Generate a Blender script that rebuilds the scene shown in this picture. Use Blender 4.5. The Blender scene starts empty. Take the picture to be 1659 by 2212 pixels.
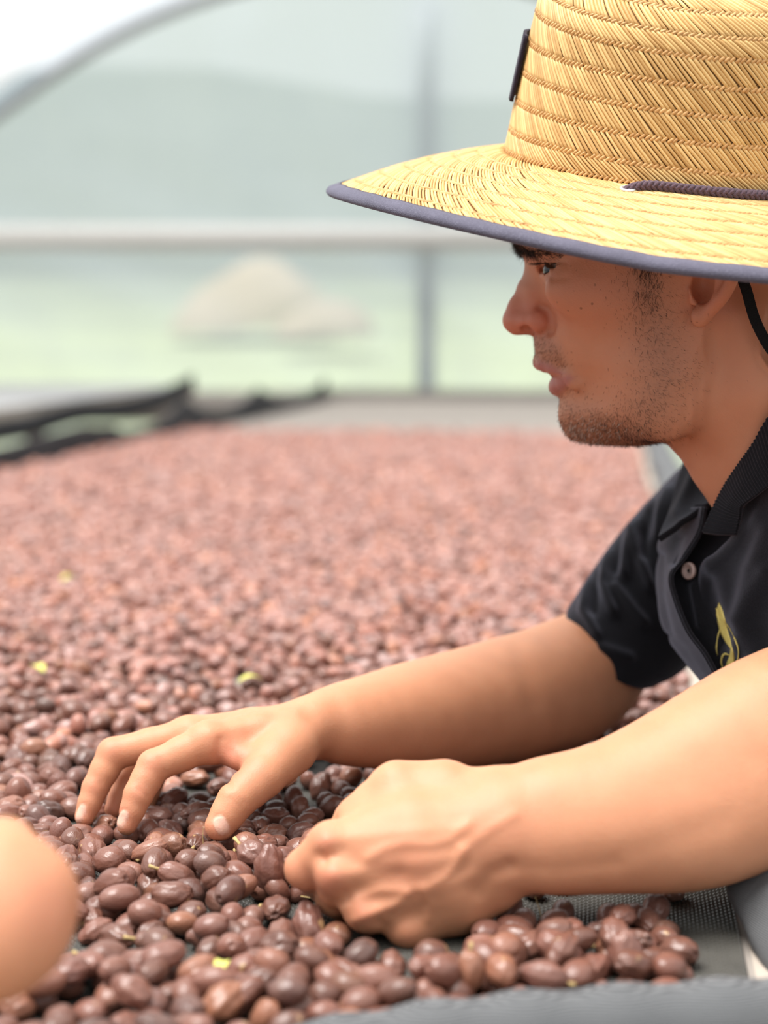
import bpy, bmesh, math, random
import numpy as np
from mathutils import Vector, Matrix

random.seed(7)
rng = np.random.default_rng(7)
scene = bpy.context.scene
COL = scene.collection

# ------------------------------------------------------------------ camera
IMG_W, IMG_H, FPX = 1659.0, 2212.0, 3700.0
CX, CY = IMG_W / 2, IMG_H / 2
CAM = np.array([0.0, 0.0, 0.32])
PITCH = math.atan(386 / FPX)
RIGHT = np.array([1.0, 0, 0])
FWD = np.array([0, math.cos(PITCH), -math.sin(PITCH)])
UP = np.array([0, math.sin(PITCH), math.cos(PITCH)])
cam_data = bpy.data.cameras.new('camera')
cam = bpy.data.objects.new('camera', cam_data)
COL.objects.link(cam)
cam.location = CAM
cam.rotation_euler = (math.pi / 2 - PITCH, 0, 0)
cam_data.sensor_fit = 'VERTICAL'
cam_data.sensor_height = 36
cam_data.lens = 36 * FPX / IMG_H
cam_data.clip_start = 0.02
cam_data.clip_end = 500
cam_data.dof.use_dof = True
cam_data.dof.focus_distance = 1.03
cam_data.dof.aperture_fstop = 3.9
scene.camera = cam

# ------------------------------------------------------------------ light
world = bpy.data.worlds.new('overcast_sky')
scene.world = world
world.use_nodes = True
wn = world.node_tree.nodes
wl = world.node_tree.links
bg = wn['Background']
tc = wn.new('ShaderNodeTexCoord')
sep = wn.new('ShaderNodeSeparateXYZ')
ramp = wn.new('ShaderNodeValToRGB')
wl.new(tc.outputs['Generated'], sep.inputs[0])
wl.new(sep.outputs['Z'], ramp.inputs[0])
ramp.color_ramp.elements[0].position = 0.0
ramp.color_ramp.elements[0].color = (0.40, 0.44, 0.47, 1)        # overcast: the zenith about three times the horizon
ramp.color_ramp.elements[1].position = 1.0
ramp.color_ramp.elements[1].color = (1.0, 1.0, 0.98, 1)
wl.new(ramp.outputs[0], bg.inputs[0])
bg.inputs[1].default_value = 1.35

sun_data = bpy.data.lights.new('sun', 'SUN')
sun = bpy.data.objects.new('sun', sun_data)
COL.objects.link(sun)
sun_data.energy = 3.7
sun_data.angle = math.radians(35)
sun_data.color = (1.0, 0.975, 0.94)
SUN_FROM = Vector((-0.36, -0.16, 1.0)).normalized()      # high, from the left and a little behind the camera
sun.rotation_euler = SUN_FROM.to_track_quat('Z', 'Y').to_euler()

scene.view_settings.view_transform = 'Standard'
scene.view_settings.look = 'None'
scene.view_settings.gamma = 1
scene.view_settings.use_curve_mapping = False
scene.view_settings.exposure = 0.52
scene.cycles.max_bounces = 6
scene.cycles.transparent_max_bounces = 8
scene.cycles.use_denoising = True

# ------------------------------------------------------------------ geometry helpers
def P(px, py, d):
    """world point seen at photo pixel (px, py) at depth d (metres along the view axis)"""
    return CAM + d * (FWD + RIGHT * ((px - CX) / FPX) + UP * ((CY - py) / FPX))

def on_plane(px, py, z=0.0):
    r = FWD + RIGHT * ((px - CX) / FPX) + UP * ((CY - py) / FPX)
    return CAM + r * ((z - CAM[2]) / r[2])

def project(p):
    q = np.asarray(p) - CAM
    d = q @ FWD
    return CX + FPX * (q @ RIGHT) / d, CY - FPX * (q @ UP) / d, d

def link(o, parent=None):
    COL.objects.link(o)
    if parent is not None:
        o.parent = parent
    return o

def mesh_obj(name, verts, faces, mat=None, parent=None, smooth=True, attrs=None, uvs=None):
    me = bpy.data.meshes.new(name)
    verts = np.asarray(verts, dtype=np.float32).reshape(-1, 3)
    if isinstance(faces, np.ndarray):
        n, k = faces.shape
        me.vertices.add(len(verts)); me.vertices.foreach_set('co', verts.ravel())
        me.loops.add(n * k); me.loops.foreach_set('vertex_index', faces.astype(np.int32).ravel())
        me.polygons.add(n)
        me.polygons.foreach_set('loop_start', np.arange(0, n * k, k, dtype=np.int32))
        me.polygons.foreach_set('loop_total', np.full(n, k, dtype=np.int32))
        me.update(calc_edges=True); me.validate()
    else:
        me.from_pydata([tuple(map(float, v)) for v in verts], [], [tuple(map(int, f)) for f in faces])
    if smooth:
        me.polygons.foreach_set('use_smooth', np.ones(len(me.polygons), dtype=bool))
    if attrs:
        for k2, a in attrs.items():
            at = me.attributes.new(k2, 'FLOAT_COLOR', 'POINT')
            a = np.asarray(a, dtype=np.float32)
            if a.shape[1] == 3:
                a = np.hstack([a, np.ones((len(a), 1), np.float32)])
            at.data.foreach_set('color', a.ravel())
    me.update()
    o = bpy.data.objects.new(name, me)
    if mat:
        me.materials.append(mat)
    return link(o, parent)

def empty(name, loc=(0, 0, 0)):
    o = bpy.data.objects.new(name, None)
    o.location = loc
    o.empty_display_size = 0.05
    return link(o)

def tag(o, label=None, cat=None, group=None, kind=None):
    if label: o['label'] = label
    if cat: o['category'] = cat
    if group: o['group'] = group
    if kind: o['kind'] = kind
    return o

def adopt(child, parent):
    """parent keeping the child's world geometry (parent empties sit at their thing's base)"""
    child.parent = parent
    child.matrix_parent_inverse = Matrix.Translation(-Vector(parent.location))
    return child

class MB:
    """collects quads / tris for one mesh"""
    def __init__(s): s.v = []; s.f = []
    def add(s, verts, faces):
        n = len(s.v)
        s.v.extend([tuple(v) for v in verts]); s.f.extend([tuple(i + n for i in f) for f in faces])
    def box(s, c, size, rot=None):
        c = np.asarray(c, float); h = np.asarray(size, float) / 2
        vs = np.array([(x, y, z) for x in (-1, 1) for y in (-1, 1) for z in (-1, 1)]) * h
        if rot is not None: vs = vs @ np.asarray(rot).T
        s.add(vs + c, [(0,1,3,2), (4,6,7,5), (0,4,5,1), (2,3,7,6), (0,2,6,4), (1,5,7,3)])
    def tube(s, pts, rad, n=10, cap=True, squash=None):
        pts = np.asarray(pts, float); m = len(pts)
        rad = np.broadcast_to(np.asarray(rad, float), (m,))
        t = np.gradient(pts, axis=0); t /= np.linalg.norm(t, axis=1)[:, None] + 1e-12
        ref = np.array([0, 0, 1.0]) if abs(t[0][2]) < 0.9 else np.array([1.0, 0, 0])
        u = np.cross(t[0], ref); u /= np.linalg.norm(u)
        vs = []
        a = np.linspace(0, 2 * math.pi, n, endpoint=False)
        for i in range(m):
            u = u - t[i] * (u @ t[i]); u /= np.linalg.norm(u) + 1e-12
            w = np.cross(t[i], u)
            for k in a: vs.append(pts[i] + rad[i] * (math.cos(k) * u + math.sin(k) * w))
        fs = [(i*n+j, i*n+(j+1)%n, (i+1)*n+(j+1)%n, (i+1)*n+j) for i in range(m-1) for j in range(n)]
        if cap:
            fs.append(tuple(range(n-1, -1, -1))); fs.append(tuple((m-1)*n + j for j in range(n)))
        s.add(vs, fs)
    def build(s, name, mat, parent=None, smooth=True):
        return mesh_obj(name, s.v, s.f, mat, parent, smooth)

def catmull(pts, n):
    """smooth curve through control points, n samples"""
    pts = np.asarray(pts, float); m = len(pts)
    if m == 2:
        return pts[0] + (pts[1] - pts[0]) * np.linspace(0, 1, n)[:, None]
    ext = np.vstack([2*pts[0]-pts[1], pts, 2*pts[-1]-pts[-2]])
    t = np.linspace(0, m - 1 - 1e-9, n); i = t.astype(int); u = (t - i)[:, None]
    p0, p1, p2, p3 = ext[i], ext[i+1], ext[i+2], ext[i+3]
    return 0.5 * (2*p1 + (p2-p0)*u + (2*p0-5*p1+4*p2-p3)*u**2 + (3*p1-p0-3*p2+p3)*u**3)

def grid_patch(ctrl, nu, nv):
    """smooth surface through a rows x cols array of control points"""
    ctrl = np.asarray(ctrl, float)
    rows = np.stack([catmull(r, nv) for r in ctrl])
    return np.stack([catmull(rows[:, j], nu) for j in range(nv)], axis=1)

def grid_faces(nu, nv, wrap=False):
    i, j = np.meshgrid(np.arange(nu - 1), np.arange(nv if wrap else nv - 1), indexing='ij')
    j2 = (j + 1) % nv
    return np.stack([i*nv+j, i*nv+j2, (i+1)*nv+j2, (i+1)*nv+j], axis=-1).reshape(-1, 4)

def grid_normals(S):
    du = np.gradient(S, axis=0); dv = np.gradient(S, axis=1)
    n = np.cross(du, dv); return n / (np.linalg.norm(n, axis=-1, keepdims=True) + 1e-12)

def sheet(name, S, thick, mat, parent=None, attrs=None):
    """a surface grid given real thickness (closed shell)"""
    nu, nv = S.shape[:2]; N = grid_normals(S)
    a = S.reshape(-1, 3); b = (S - N * thick).reshape(-1, 3)
    f = grid_faces(nu, nv); m = nu * nv
    faces = [tuple(q) for q in f] + [tuple(q[::-1] + m) for q in f]
    rim = [i*nv for i in range(nu)] + [(nu-1)*nv + j for j in range(1, nv)] + [i*nv + nv-1 for i in range(nu-2, -1, -1)] + [j for j in range(nv-2, 0, -1)]
    for k in range(len(rim)):
        p, q = rim[k], rim[(k+1) % len(rim)]
        faces.append((p, q, q + m, p + m))
    return mesh_obj(name, np.vstack([a, b]), faces, mat, parent)

def vnoise(p, freq, seed=0):
    """cheap smooth 3-D value noise in [-1, 1] for numpy points"""
    p = np.asarray(p, float) * freq + seed * 17.31
    i = np.floor(p).astype(np.int64); f = p - i; f = f * f * (3 - 2 * f)
    def h(a, b, c):
        n = (a * 374761393 + b * 668265263 + c * 2147483647 + seed * 974711) & 0xffffffff
        n = ((n ^ (n >> 13)) * 1274126177) & 0xffffffff
        return ((n ^ (n >> 16)) & 0xffff) / 32767.5 - 1
    x, y, z = i[..., 0], i[..., 1], i[..., 2]; fx, fy, fz = f[..., 0], f[..., 1], f[..., 2]
    L = lambda a, b, t: a + (b - a) * t
    return L(L(L(h(x,y,z), h(x+1,y,z), fx), L(h(x,y+1,z), h(x+1,y+1,z), fx), fy),
             L(L(h(x,y,z+1), h(x+1,y,z+1), fx), L(h(x,y+1,z+1), h(x+1,y+1,z+1), fx), fy), fz)

# ------------------------------------------------------------------ implicit modelling
def smin(a, b, k):
    h = np.maximum(k - np.abs(a - b), 0) / k
    return np.minimum(a, b) - h * h * k * 0.25

def smax(a, b, k):
    return -smin(-a, -b, k)

class Field:
    """signed distance samples on a regular grid; primitives touch only their own neighbourhood"""
    def __init__(s, lo, hi, h):
        s.h = h; s.lo = np.asarray(lo, float)
        n = np.ceil((np.asarray(hi, float) - s.lo) / h).astype(int) + 1
        s.ax = [s.lo[i] + h * np.arange(n[i]) for i in range(3)]
        s.f = np.full(n, 30 * h, np.float32)
    def win(s, lo, hi):
        sl = []
        for i in range(3):
            a = int(np.clip(math.floor((lo[i] - s.lo[i]) / s.h), 0, len(s.ax[i])))
            b = int(np.clip(math.ceil((hi[i] - s.lo[i]) / s.h) + 1, 0, len(s.ax[i])))
            sl.append(slice(a, b))
        X = s.ax[0][sl[0]][:, None, None]; Y = s.ax[1][sl[1]][None, :, None]; Z = s.ax[2][sl[2]][None, None, :]
        return tuple(sl), X, Y, Z
    def apply(s, fn, lo, hi, k, sub=False):
        sl, X, Y, Z = s.win(lo, hi)
        if 0 in s.f[sl].shape: return
        d = fn(X, Y, Z).astype(np.float32)
        s.f[sl] = smax(s.f[sl], -d, k) if sub else smin(s.f[sl], d, k)
    def chain(s, pts, k=4.0, inner=3.0, sub=False, kfn=None):
        """round-cone chain through (x, y, z, r) points, blended inside itself, then into the field"""
        pts = np.asarray(pts, float); m = 6 * s.h + (np.max(k))
        lo = (pts[:, :3] - pts[:, 3:4]).min(0) - m; hi = (pts[:, :3] + pts[:, 3:4]).max(0) + m
        sl, X, Y, Z = s.win(lo, hi)
        if 0 in s.f[sl].shape: return
        d = None
        for a, b in zip(pts[:-1], pts[1:]):
            c = round_cone(X, Y, Z, a, b)
            d = c if d is None else smin(d, c, inner)
        kk = k if kfn is None else kfn(X, Y, Z)
        d = d.astype(np.float32)
        s.f[sl] = smax(s.f[sl], -d, kk) if sub else smin(s.f[sl], d, kk)
    def ell(s, c, r, k=4.0, rot=None, sub=False):
        c = np.asarray(c, float); r = np.asarray(r, float); R = np.eye(3) if rot is None else np.asarray(rot)
        m = max(r) + 6 * s.h + k
        def fn(X, Y, Z):
            x, y, z = X - c[0], Y - c[1], Z - c[2]
            a = (R[0,0]*x + R[0,1]*y + R[0,2]*z); b = (R[1,0]*x + R[1,1]*y + R[1,2]*z); e = (R[2,0]*x + R[2,1]*y + R[2,2]*z)
            k0 = np.sqrt((a/r[0])**2 + (b/r[1])**2 + (e/r[2])**2)
            k1 = np.sqrt((a/r[0]**2)**2 + (b/r[1]**2)**2 + (e/r[2]**2)**2) + 1e-9
            return k0 * (k0 - 1) / k1
        s.apply(fn, c - m, c + m, k, sub)
    def mesh(s, smooth=2):
        v, f = surface_nets(s.f)
        v = s.lo + v * s.h
        if smooth: v = laplace(v, f, smooth)
        return v, f

def round_cone(X, Y, Z, a, b):
    r1, r2 = a[3], b[3]
    ba = b[:3] - a[:3]; l2 = ba @ ba + 1e-12; rr = r1 - r2; a2 = max(l2 - rr * rr, 1e-9); il2 = 1 / l2
    px, py, pz = X - a[0], Y - a[1], Z - a[2]
    y = px * ba[0] + py * ba[1] + pz * ba[2]; z = y - l2
    qx, qy, qz = px * l2 - ba[0] * y, py * l2 - ba[1] * y, pz * l2 - ba[2] * y
    x2 = qx * qx + qy * qy + qz * qz; y2 = y * y * l2; z2 = z * z * l2
    k = np.sign(rr) * rr * rr * x2
    out = (np.sqrt(x2 * a2 * il2) + y * rr) * il2 - r1
    c1 = np.sign(z) * a2 * z2 > k
    c2 = np.sign(y) * a2 * y2 < k
    out = np.where(c2, np.sqrt(x2 + y2) * il2 - r1, out)
    return np.where(c1, np.sqrt(x2 + z2) * il2 - r2, out)

def surface_nets(f):
    nx, ny, nz = f.shape
    s = f < 0
    c = [s[i:nx-1+i, j:ny-1+j, k:nz-1+k] for i in (0,1) for j in (0,1) for k in (0,1)]
    anyv = c[0].copy(); allv = c[0].copy()
    for q in c[1:]:
        anyv |= q; allv &= q
    I, J, K = np.nonzero(anyv & ~allv)
    idx = np.full((nx-1, ny-1, nz-1), -1, np.int32); idx[I, J, K] = np.arange(len(I))
    acc = np.zeros((len(I), 3)); cnt = np.zeros(len(I))
    off = [(i, j, k) for i in (0,1) for j in (0,1) for k in (0,1)]
    val = {o: f[I+o[0], J+o[1], K+o[2]].astype(np.float64) for o in off}
    for o in off:
        for ax in range(3):
            if o[ax]: continue
            p = list(o); p[ax] = 1; p = tuple(p)
            a, b = val[o], val[p]
            m = (a < 0) != (b < 0)
            t = np.where(m, a / np.where(m, a - b, 1), 0)
            pt = np.tile(np.array(o, float), (len(I), 1)); pt[:, ax] += t
            acc[m] += pt[m]; cnt[m] += 1
    v = np.stack([I, J, K], 1) + acc / np.maximum(cnt, 1)[:, None]
    faces = []
    for ax in range(3):
        a = [slice(1, -1)] * 3; a[ax] = slice(0, -1); b = list(a); b[ax] = slice(1, None)
        s0, s1 = s[tuple(a)], s[tuple(b)]
        E = np.nonzero(s0 != s1); flip = s0[E]
        base = [e + (0 if q == ax else 1) for q, e in enumerate(E)]
        u, w = (ax + 1) % 3, (ax + 2) % 3
        def cell(du, dw):
            q = [x.copy() for x in base]; q[u] -= du; q[w] -= dw; return idx[q[0], q[1], q[2]]
        Q = np.stack([cell(1,1), cell(0,1), cell(0,0), cell(1,0)], 1)
        Q[~flip] = Q[~flip][:, ::-1]
        faces.append(Q)
    F = np.vstack(faces); F = F[(F >= 0).all(1)]
    return v, F

def vert_avg(v, f):
    n = len(v); acc = np.zeros((n, v.shape[1])); cnt = np.zeros(n)
    for a in range(4):
        for b in ((a + 1) % 4, (a + 3) % 4):
            for q in range(v.shape[1]): acc[:, q] += np.bincount(f[:, a], v[f[:, b], q], n)
            cnt += np.bincount(f[:, a], minlength=n)
    return acc / np.maximum(cnt, 1)[:, None]

def laplace(v, f, it):
    for _ in range(it):
        v = v + 0.6 * (vert_avg(v, f) - v)
        v = v - 0.62 * (vert_avg(v, f) - v)
    return v

def vert_normals(v, f):
    a = v[f[:, 2]] - v[f[:, 0]]; b = v[f[:, 3]] - v[f[:, 1]]
    n = np.cross(a, b); out = np.zeros_like(v)
    for c in range(4):
        for q in range(3): out[:, q] += np.bincount(f[:, c], n[:, q], len(v))
    return out / (np.linalg.norm(out, axis=1, keepdims=True) + 1e-12)

def dist_poly(p, line):
    """distance of points to a polyline"""
    line = np.asarray(line, float); best = np.full(len(p), 1e9)
    for a, b in zip(line[:-1], line[1:]):
        ab = b - a; t = np.clip(((p - a) @ ab) / (ab @ ab + 1e-12), 0, 1)
        best = np.minimum(best, np.linalg.norm(p - a - t[:, None] * ab, axis=1))
    return best

def dist_px(v, line):
    """distance in photo pixels of world points to a pixel polyline (used once, to place marks on the skin)"""
    q = v - CAM; d = q @ FWD
    uv = np.stack([CX + FPX * (q @ RIGHT) / d, CY - FPX * (q @ UP) / d], 1)
    line = np.asarray(line, float)
    if len(line) == 1: return np.linalg.norm(uv - line[0], axis=1)
    return dist_poly(uv, line)

# ------------------------------------------------------------------ materials (all procedural)
class NT:
    def __init__(s, name):
        s.mat = bpy.data.materials.new(name); s.mat.use_nodes = True
        s.t = s.mat.node_tree; s.n = s.t.nodes; s.l = s.t.links
        s.bsdf = s.n['Principled BSDF']; s.out = s.n['Material Output']
    def node(s, typ, **kw):
        n = s.n.new('ShaderNode' + typ)
        for k, v in kw.items():
            if k in n.inputs.keys(): s.put(n.inputs[k], v)
            else: setattr(n, k, v)
        return n
    def put(s, sock, v):
        if hasattr(v, 'is_output') or isinstance(v, bpy.types.NodeSocket): s.l.new(v, sock)
        else:
            if isinstance(v, tuple) and len(v) == 3 and sock.type == 'RGBA': v = v + (1,)
            sock.default_value = v
    def set(s, **kw):
        for k, v in kw.items(): s.put(s.bsdf.inputs[k.replace('_', ' ')], v)
    def coord(s, kind='Object', scale=(1, 1, 1), rot=(0, 0, 0)):
        c = s.node('TexCoord'); m = s.node('Mapping')
        m.inputs['Scale'].default_value = scale; m.inputs['Rotation'].default_value = rot
        s.l.new(c.outputs[kind], m.inputs[0]); return m.outputs[0]
    def noise(s, vec, scale, detail=3, rough=0.5):
        n = s.node('TexNoise'); s.put(n.inputs['Vector'], vec)
        n.inputs['Scale'].default_value = scale; n.inputs['Detail'].default_value = detail; n.inputs['Roughness'].default_value = rough
        return n.outputs['Fac']
    def ramp(s, fac, stops, interp='LINEAR'):
        r = s.node('ValToRGB'); s.put(r.inputs[0], fac); cr = r.color_ramp; cr.interpolation = interp
        while len(cr.elements) > len(stops): cr.elements.remove(cr.elements[-1])
        while len(cr.elements) < len(stops): cr.elements.new(0.5)
        for e, (p, c) in zip(cr.elements, stops):
            e.position = p; e.color = c if len(c) == 4 else tuple(c) + (1,)
        return r.outputs[0]
    def mix(s, fac, a, b, mode='MIX'):
        m = s.node('Mix'); m.data_type = 'RGBA'; m.blend_type = mode
        s.put(m.inputs[0], fac); s.put(m.inputs[6], a); s.put(m.inputs[7], b); return m.outputs[2]
    def math(s, op, a, b=0.0, c=None):
        m = s.node('Math'); m.operation = op; s.put(m.inputs[0], a); s.put(m.inputs[1], b)
        if c is not None: s.put(m.inputs[2], c)
        return m.outputs[0]
    def bump(s, h, strength=0.3, dist=0.001, normal=None):
        b = s.node('Bump'); s.put(b.inputs['Height'], h); b.inputs['Strength'].default_value = strength
        b.inputs['Distance'].default_value = dist
        if normal is not None: s.put(b.inputs['Normal'], normal)
        return b.outputs[0]

def g3(v): return (v, v, v)

def skin_material():
    m = NT('skin')
    obj = m.coord('Object')
    at = m.node('Attribute', attribute_name='tone'); sp = m.node('SeparateColor'); m.l.new(at.outputs['Color'], sp.inputs[0])
    n1 = m.noise(obj, 55, 3); n2 = m.noise(obj, 420, 2)
    base = m.mix(n1, (0.52, 0.228, 0.122), (0.62, 0.286, 0.158))
    red = m.mix(m.math('MULTIPLY', sp.outputs[0], 0.85), base, (0.50, 0.165, 0.105))
    lip = m.mix(sp.outputs[2], red, (0.40, 0.150, 0.125))
    beard = m.mix(m.math('MULTIPLY', sp.outputs[1], m.math('ADD', m.math('MULTIPLY', n2, 0.5), 0.28)), lip, (0.120, 0.070, 0.052))
    # freckles and pores
    vor = m.node('TexVoronoi', feature='F1'); m.put(vor.inputs['Vector'], obj); vor.inputs['Scale'].default_value = 150
    spots = m.ramp(vor.outputs['Distance'], [(0.0, g3(1.0)), (0.11, g3(0.8)), (0.16, g3(0.0))])
    gate = m.ramp(m.noise(obj, 130, 1), [(0.53, g3(0)), (0.60, g3(1))])
    a2 = m.node('Attribute', attribute_name='mark'); s2 = m.node('SeparateColor'); m.l.new(a2.outputs['Color'], s2.inputs[0])
    fr = m.math('MULTIPLY', m.math('MULTIPLY', spots, gate), s2.outputs[0])
    col = m.mix(m.math('MULTIPLY', fr, 0.75), beard, (0.14, 0.055, 0.03))
    nail = m.mix(s2.outputs[1], col, (0.70, 0.42, 0.32))
    m.set(Base_Color=nail)
    rough = m.math('ADD', m.math('MULTIPLY', n1, 0.14), 0.46)
    rough = m.math('SUBTRACT', rough, m.math('MULTIPLY', s2.outputs[1], 0.16))
    m.set(Roughness=rough)
    m.bsdf.inputs['Specular IOR Level'].default_value = 0.42
    m.bsdf.inputs['Subsurface Weight'].default_value = 0.35
    m.bsdf.inputs['Subsurface Radius'].default_value = (1.0, 0.35, 0.18)
    m.bsdf.inputs['Subsurface Scale'].default_value = 0.006
    vb = m.node('TexVoronoi', feature='F1'); m.put(vb.inputs['Vector'], obj); vb.inputs['Scale'].default_value = 900
    h = m.math('ADD', m.math('MULTIPLY', vb.outputs['Distance'], 0.6), m.math('MULTIPLY', m.noise(obj, 260, 3), 0.9))
    m.set(Normal=m.bump(h, 0.22, 0.0006))
    return m.mat

def plain(name, col, rough=0.6, spec=0.4, noise_amt=0.12, noise_scale=40, bump=0.15, bump_scale=200, bump_dist=0.001, metal=0.0):
    m = NT(name); o = m.coord('Object')
    c2 = tuple(min(1, c * (1 + noise_amt)) for c in col); c1 = tuple(c * (1 - noise_amt) for c in col)
    m.set(Base_Color=m.mix(m.noise(o, noise_scale, 4), c1, c2), Roughness=rough, Metallic=metal)
    m.bsdf.inputs['Specular IOR Level'].default_value = spec
    if bump: m.set(Normal=m.bump(m.noise(o, bump_scale, 3), bump, bump_dist))
    return m.mat

def fabric(name, col, scale=900, sheen=0.25, rib=None, light=None, bdist=0.0006, rough=0.85):
    """woven cloth: two crossed waves as thread relief, or ribs along one axis"""
    m = NT(name); u = m.node('UVMap') if False else None
    o = m.coord('Object')
    n = m.noise(o, 60, 4); n2 = m.noise(o, scale * 0.6, 2)
    c1 = tuple(c * 0.75 for c in col); c2 = tuple(c * 1.3 for c in col)
    base = m.mix(n, c1, c2)
    base = m.mix(m.math('MULTIPLY', m.ramp(n2, [(0.5, g3(0)), (0.75, g3(1))]), 0.35), base, light or tuple(c * 2.2 for c in col))
    m.set(Base_Color=base, Roughness=rough)
    m.bsdf.inputs['Specular IOR Level'].default_value = 0.2
    m.bsdf.inputs['Sheen Weight'].default_value = sheen
    m.bsdf.inputs['Sheen Roughness'].default_value = 0.42
    m.bsdf.inputs['Sheen Tint'].default_value = (0.80, 0.80, 1.0, 1)
    vor = m.node('TexVoronoi', feature='F1'); m.put(vor.inputs['Vector'], o); vor.inputs['Scale'].default_value = scale
    m.set(Normal=m.bump(vor.outputs['Distance'], 0.6, bdist))
    return m.mat

SKIN = skin_material()
MAT = {}
MAT['straw'] = None
def straw_material(name, a, b, c):
    m = NT(name); o = m.coord('Object')
    at = m.node('Attribute', attribute_name='tint'); sp = m.node('SeparateColor'); m.l.new(at.outputs['Color'], sp.inputs[0])
    base = m.mix(sp.outputs[0], a, b)
    base = m.mix(m.math('MULTIPLY', m.ramp(m.noise(o, 90, 4), [(0.52, g3(0)), (0.8, g3(1))]), 0.55), base, c)
    m.set(Base_Color=base, Roughness=0.46)
    m.bsdf.inputs['Specular IOR Level'].default_value = 0.35
    m.set(Normal=m.bump(m.noise(o, 700, 3), 0.25, 0.0004))
    return m.mat
MAT['straw'] = straw_material('straw', (0.54, 0.315, 0.112), (0.79, 0.53, 0.225), (0.50, 0.27, 0.09))
MAT['stitch'] = straw_material('straw_stitch', (0.50, 0.265, 0.095), (0.68, 0.40, 0.165), (0.38, 0.18, 0.06))
MAT['straw_base'] = plain('straw_backing', (0.26, 0.125, 0.045), 0.8, 0.2)
MAT['binding'] = fabric('binding_cloth', (0.098, 0.092, 0.125), 1400, 0.2, light=(0.20, 0.195, 0.25))
MAT['patch'] = fabric('patch_cloth', (0.018, 0.013, 0.022), 1200, 0.15)
MAT['cord'] = fabric('cord_yarn', (0.105, 0.065, 0.080), 1500, 0.3, light=(0.22, 0.14, 0.17))
MAT['strap'] = fabric('strap_webbing', (0.006, 0.006, 0.007), 1500, 0.05)
MAT['polo'] = fabric('polo_knit', (0.0050, 0.0049, 0.0068), 2600, 0.42, light=(0.022, 0.022, 0.030), bdist=0.0003)
MAT['polo_rib'] = fabric('polo_rib', (0.0065, 0.0063, 0.0085), 2600, 0.15, light=(0.022, 0.022, 0.028), bdist=0.0003)
MAT['trousers'] = fabric('trouser_cloth', (0.03, 0.032, 0.04), 1400, 0.1)
MAT['gold'] = plain('gold_thread', (0.92, 0.68, 0.20), 0.5, 0.5, 0.25, 900, 0.6, 1500, 0.0006)
MAT['button'] = plain('button_shell', (0.42, 0.30, 0.27), 0.35, 0.5, 0.15, 300, 0.05)
MAT['hair'] = plain('dark_hair', (0.012, 0.009, 0.008), 0.45, 0.5, 0.3, 300, 0)
MAT['stubble'] = plain('stubble_hair', (0.016, 0.010, 0.008), 0.5, 0.4, 0.4, 300, 0)
MAT['grey_stubble'] = plain('grey_stubble_hair', (0.62, 0.52, 0.44), 0.4, 0.5, 0.2, 300, 0)
MAT['eyelet'] = plain('eyelet_metal', (0.72, 0.76, 0.76), 0.35, 0.5, 0.05, 300, 0.05, metal=0.6)

# ------------------------------------------------------------------ the man: head
HC = (1300.0, 760.0); HD = 1.12
_r = FWD + RIGHT * ((HC[0] - CX) / FPX) + UP * ((CY - HC[1]) / FPX)
H_O = CAM + _r * HD                                   # a point on the middle plane of the head
H_Z = -_r / np.linalg.norm(_r)                         # sideways, to his left
H_X = RIGHT - H_Z * (RIGHT @ H_Z); H_X /= np.linalg.norm(H_X)   # to the back of the head
H_Y = np.cross(H_Z, H_X)                               # up

def hp(px, py, L=0.0):
    """head coordinates in mm of the point at photo pixel (px, py), L mm to his left of the middle plane"""
    r = FWD + RIGHT * ((px - CX) / FPX) + UP * ((CY - py) / FPX)
    o = CAM - H_O; t = (L / 1000 - o @ H_Z) / (r @ H_Z); q = o + r * t
    return np.array([q @ H_X, q @ H_Y, q @ H_Z]) * 1000
def h2w(v): v = np.asarray(v) / 1000; return H_O + v[..., 0:1] * H_X + v[..., 1:2] * H_Y + v[..., 2:3] * H_Z
def hc(px, py, L, r): return np.append(hp(px, py, L), r)

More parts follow.
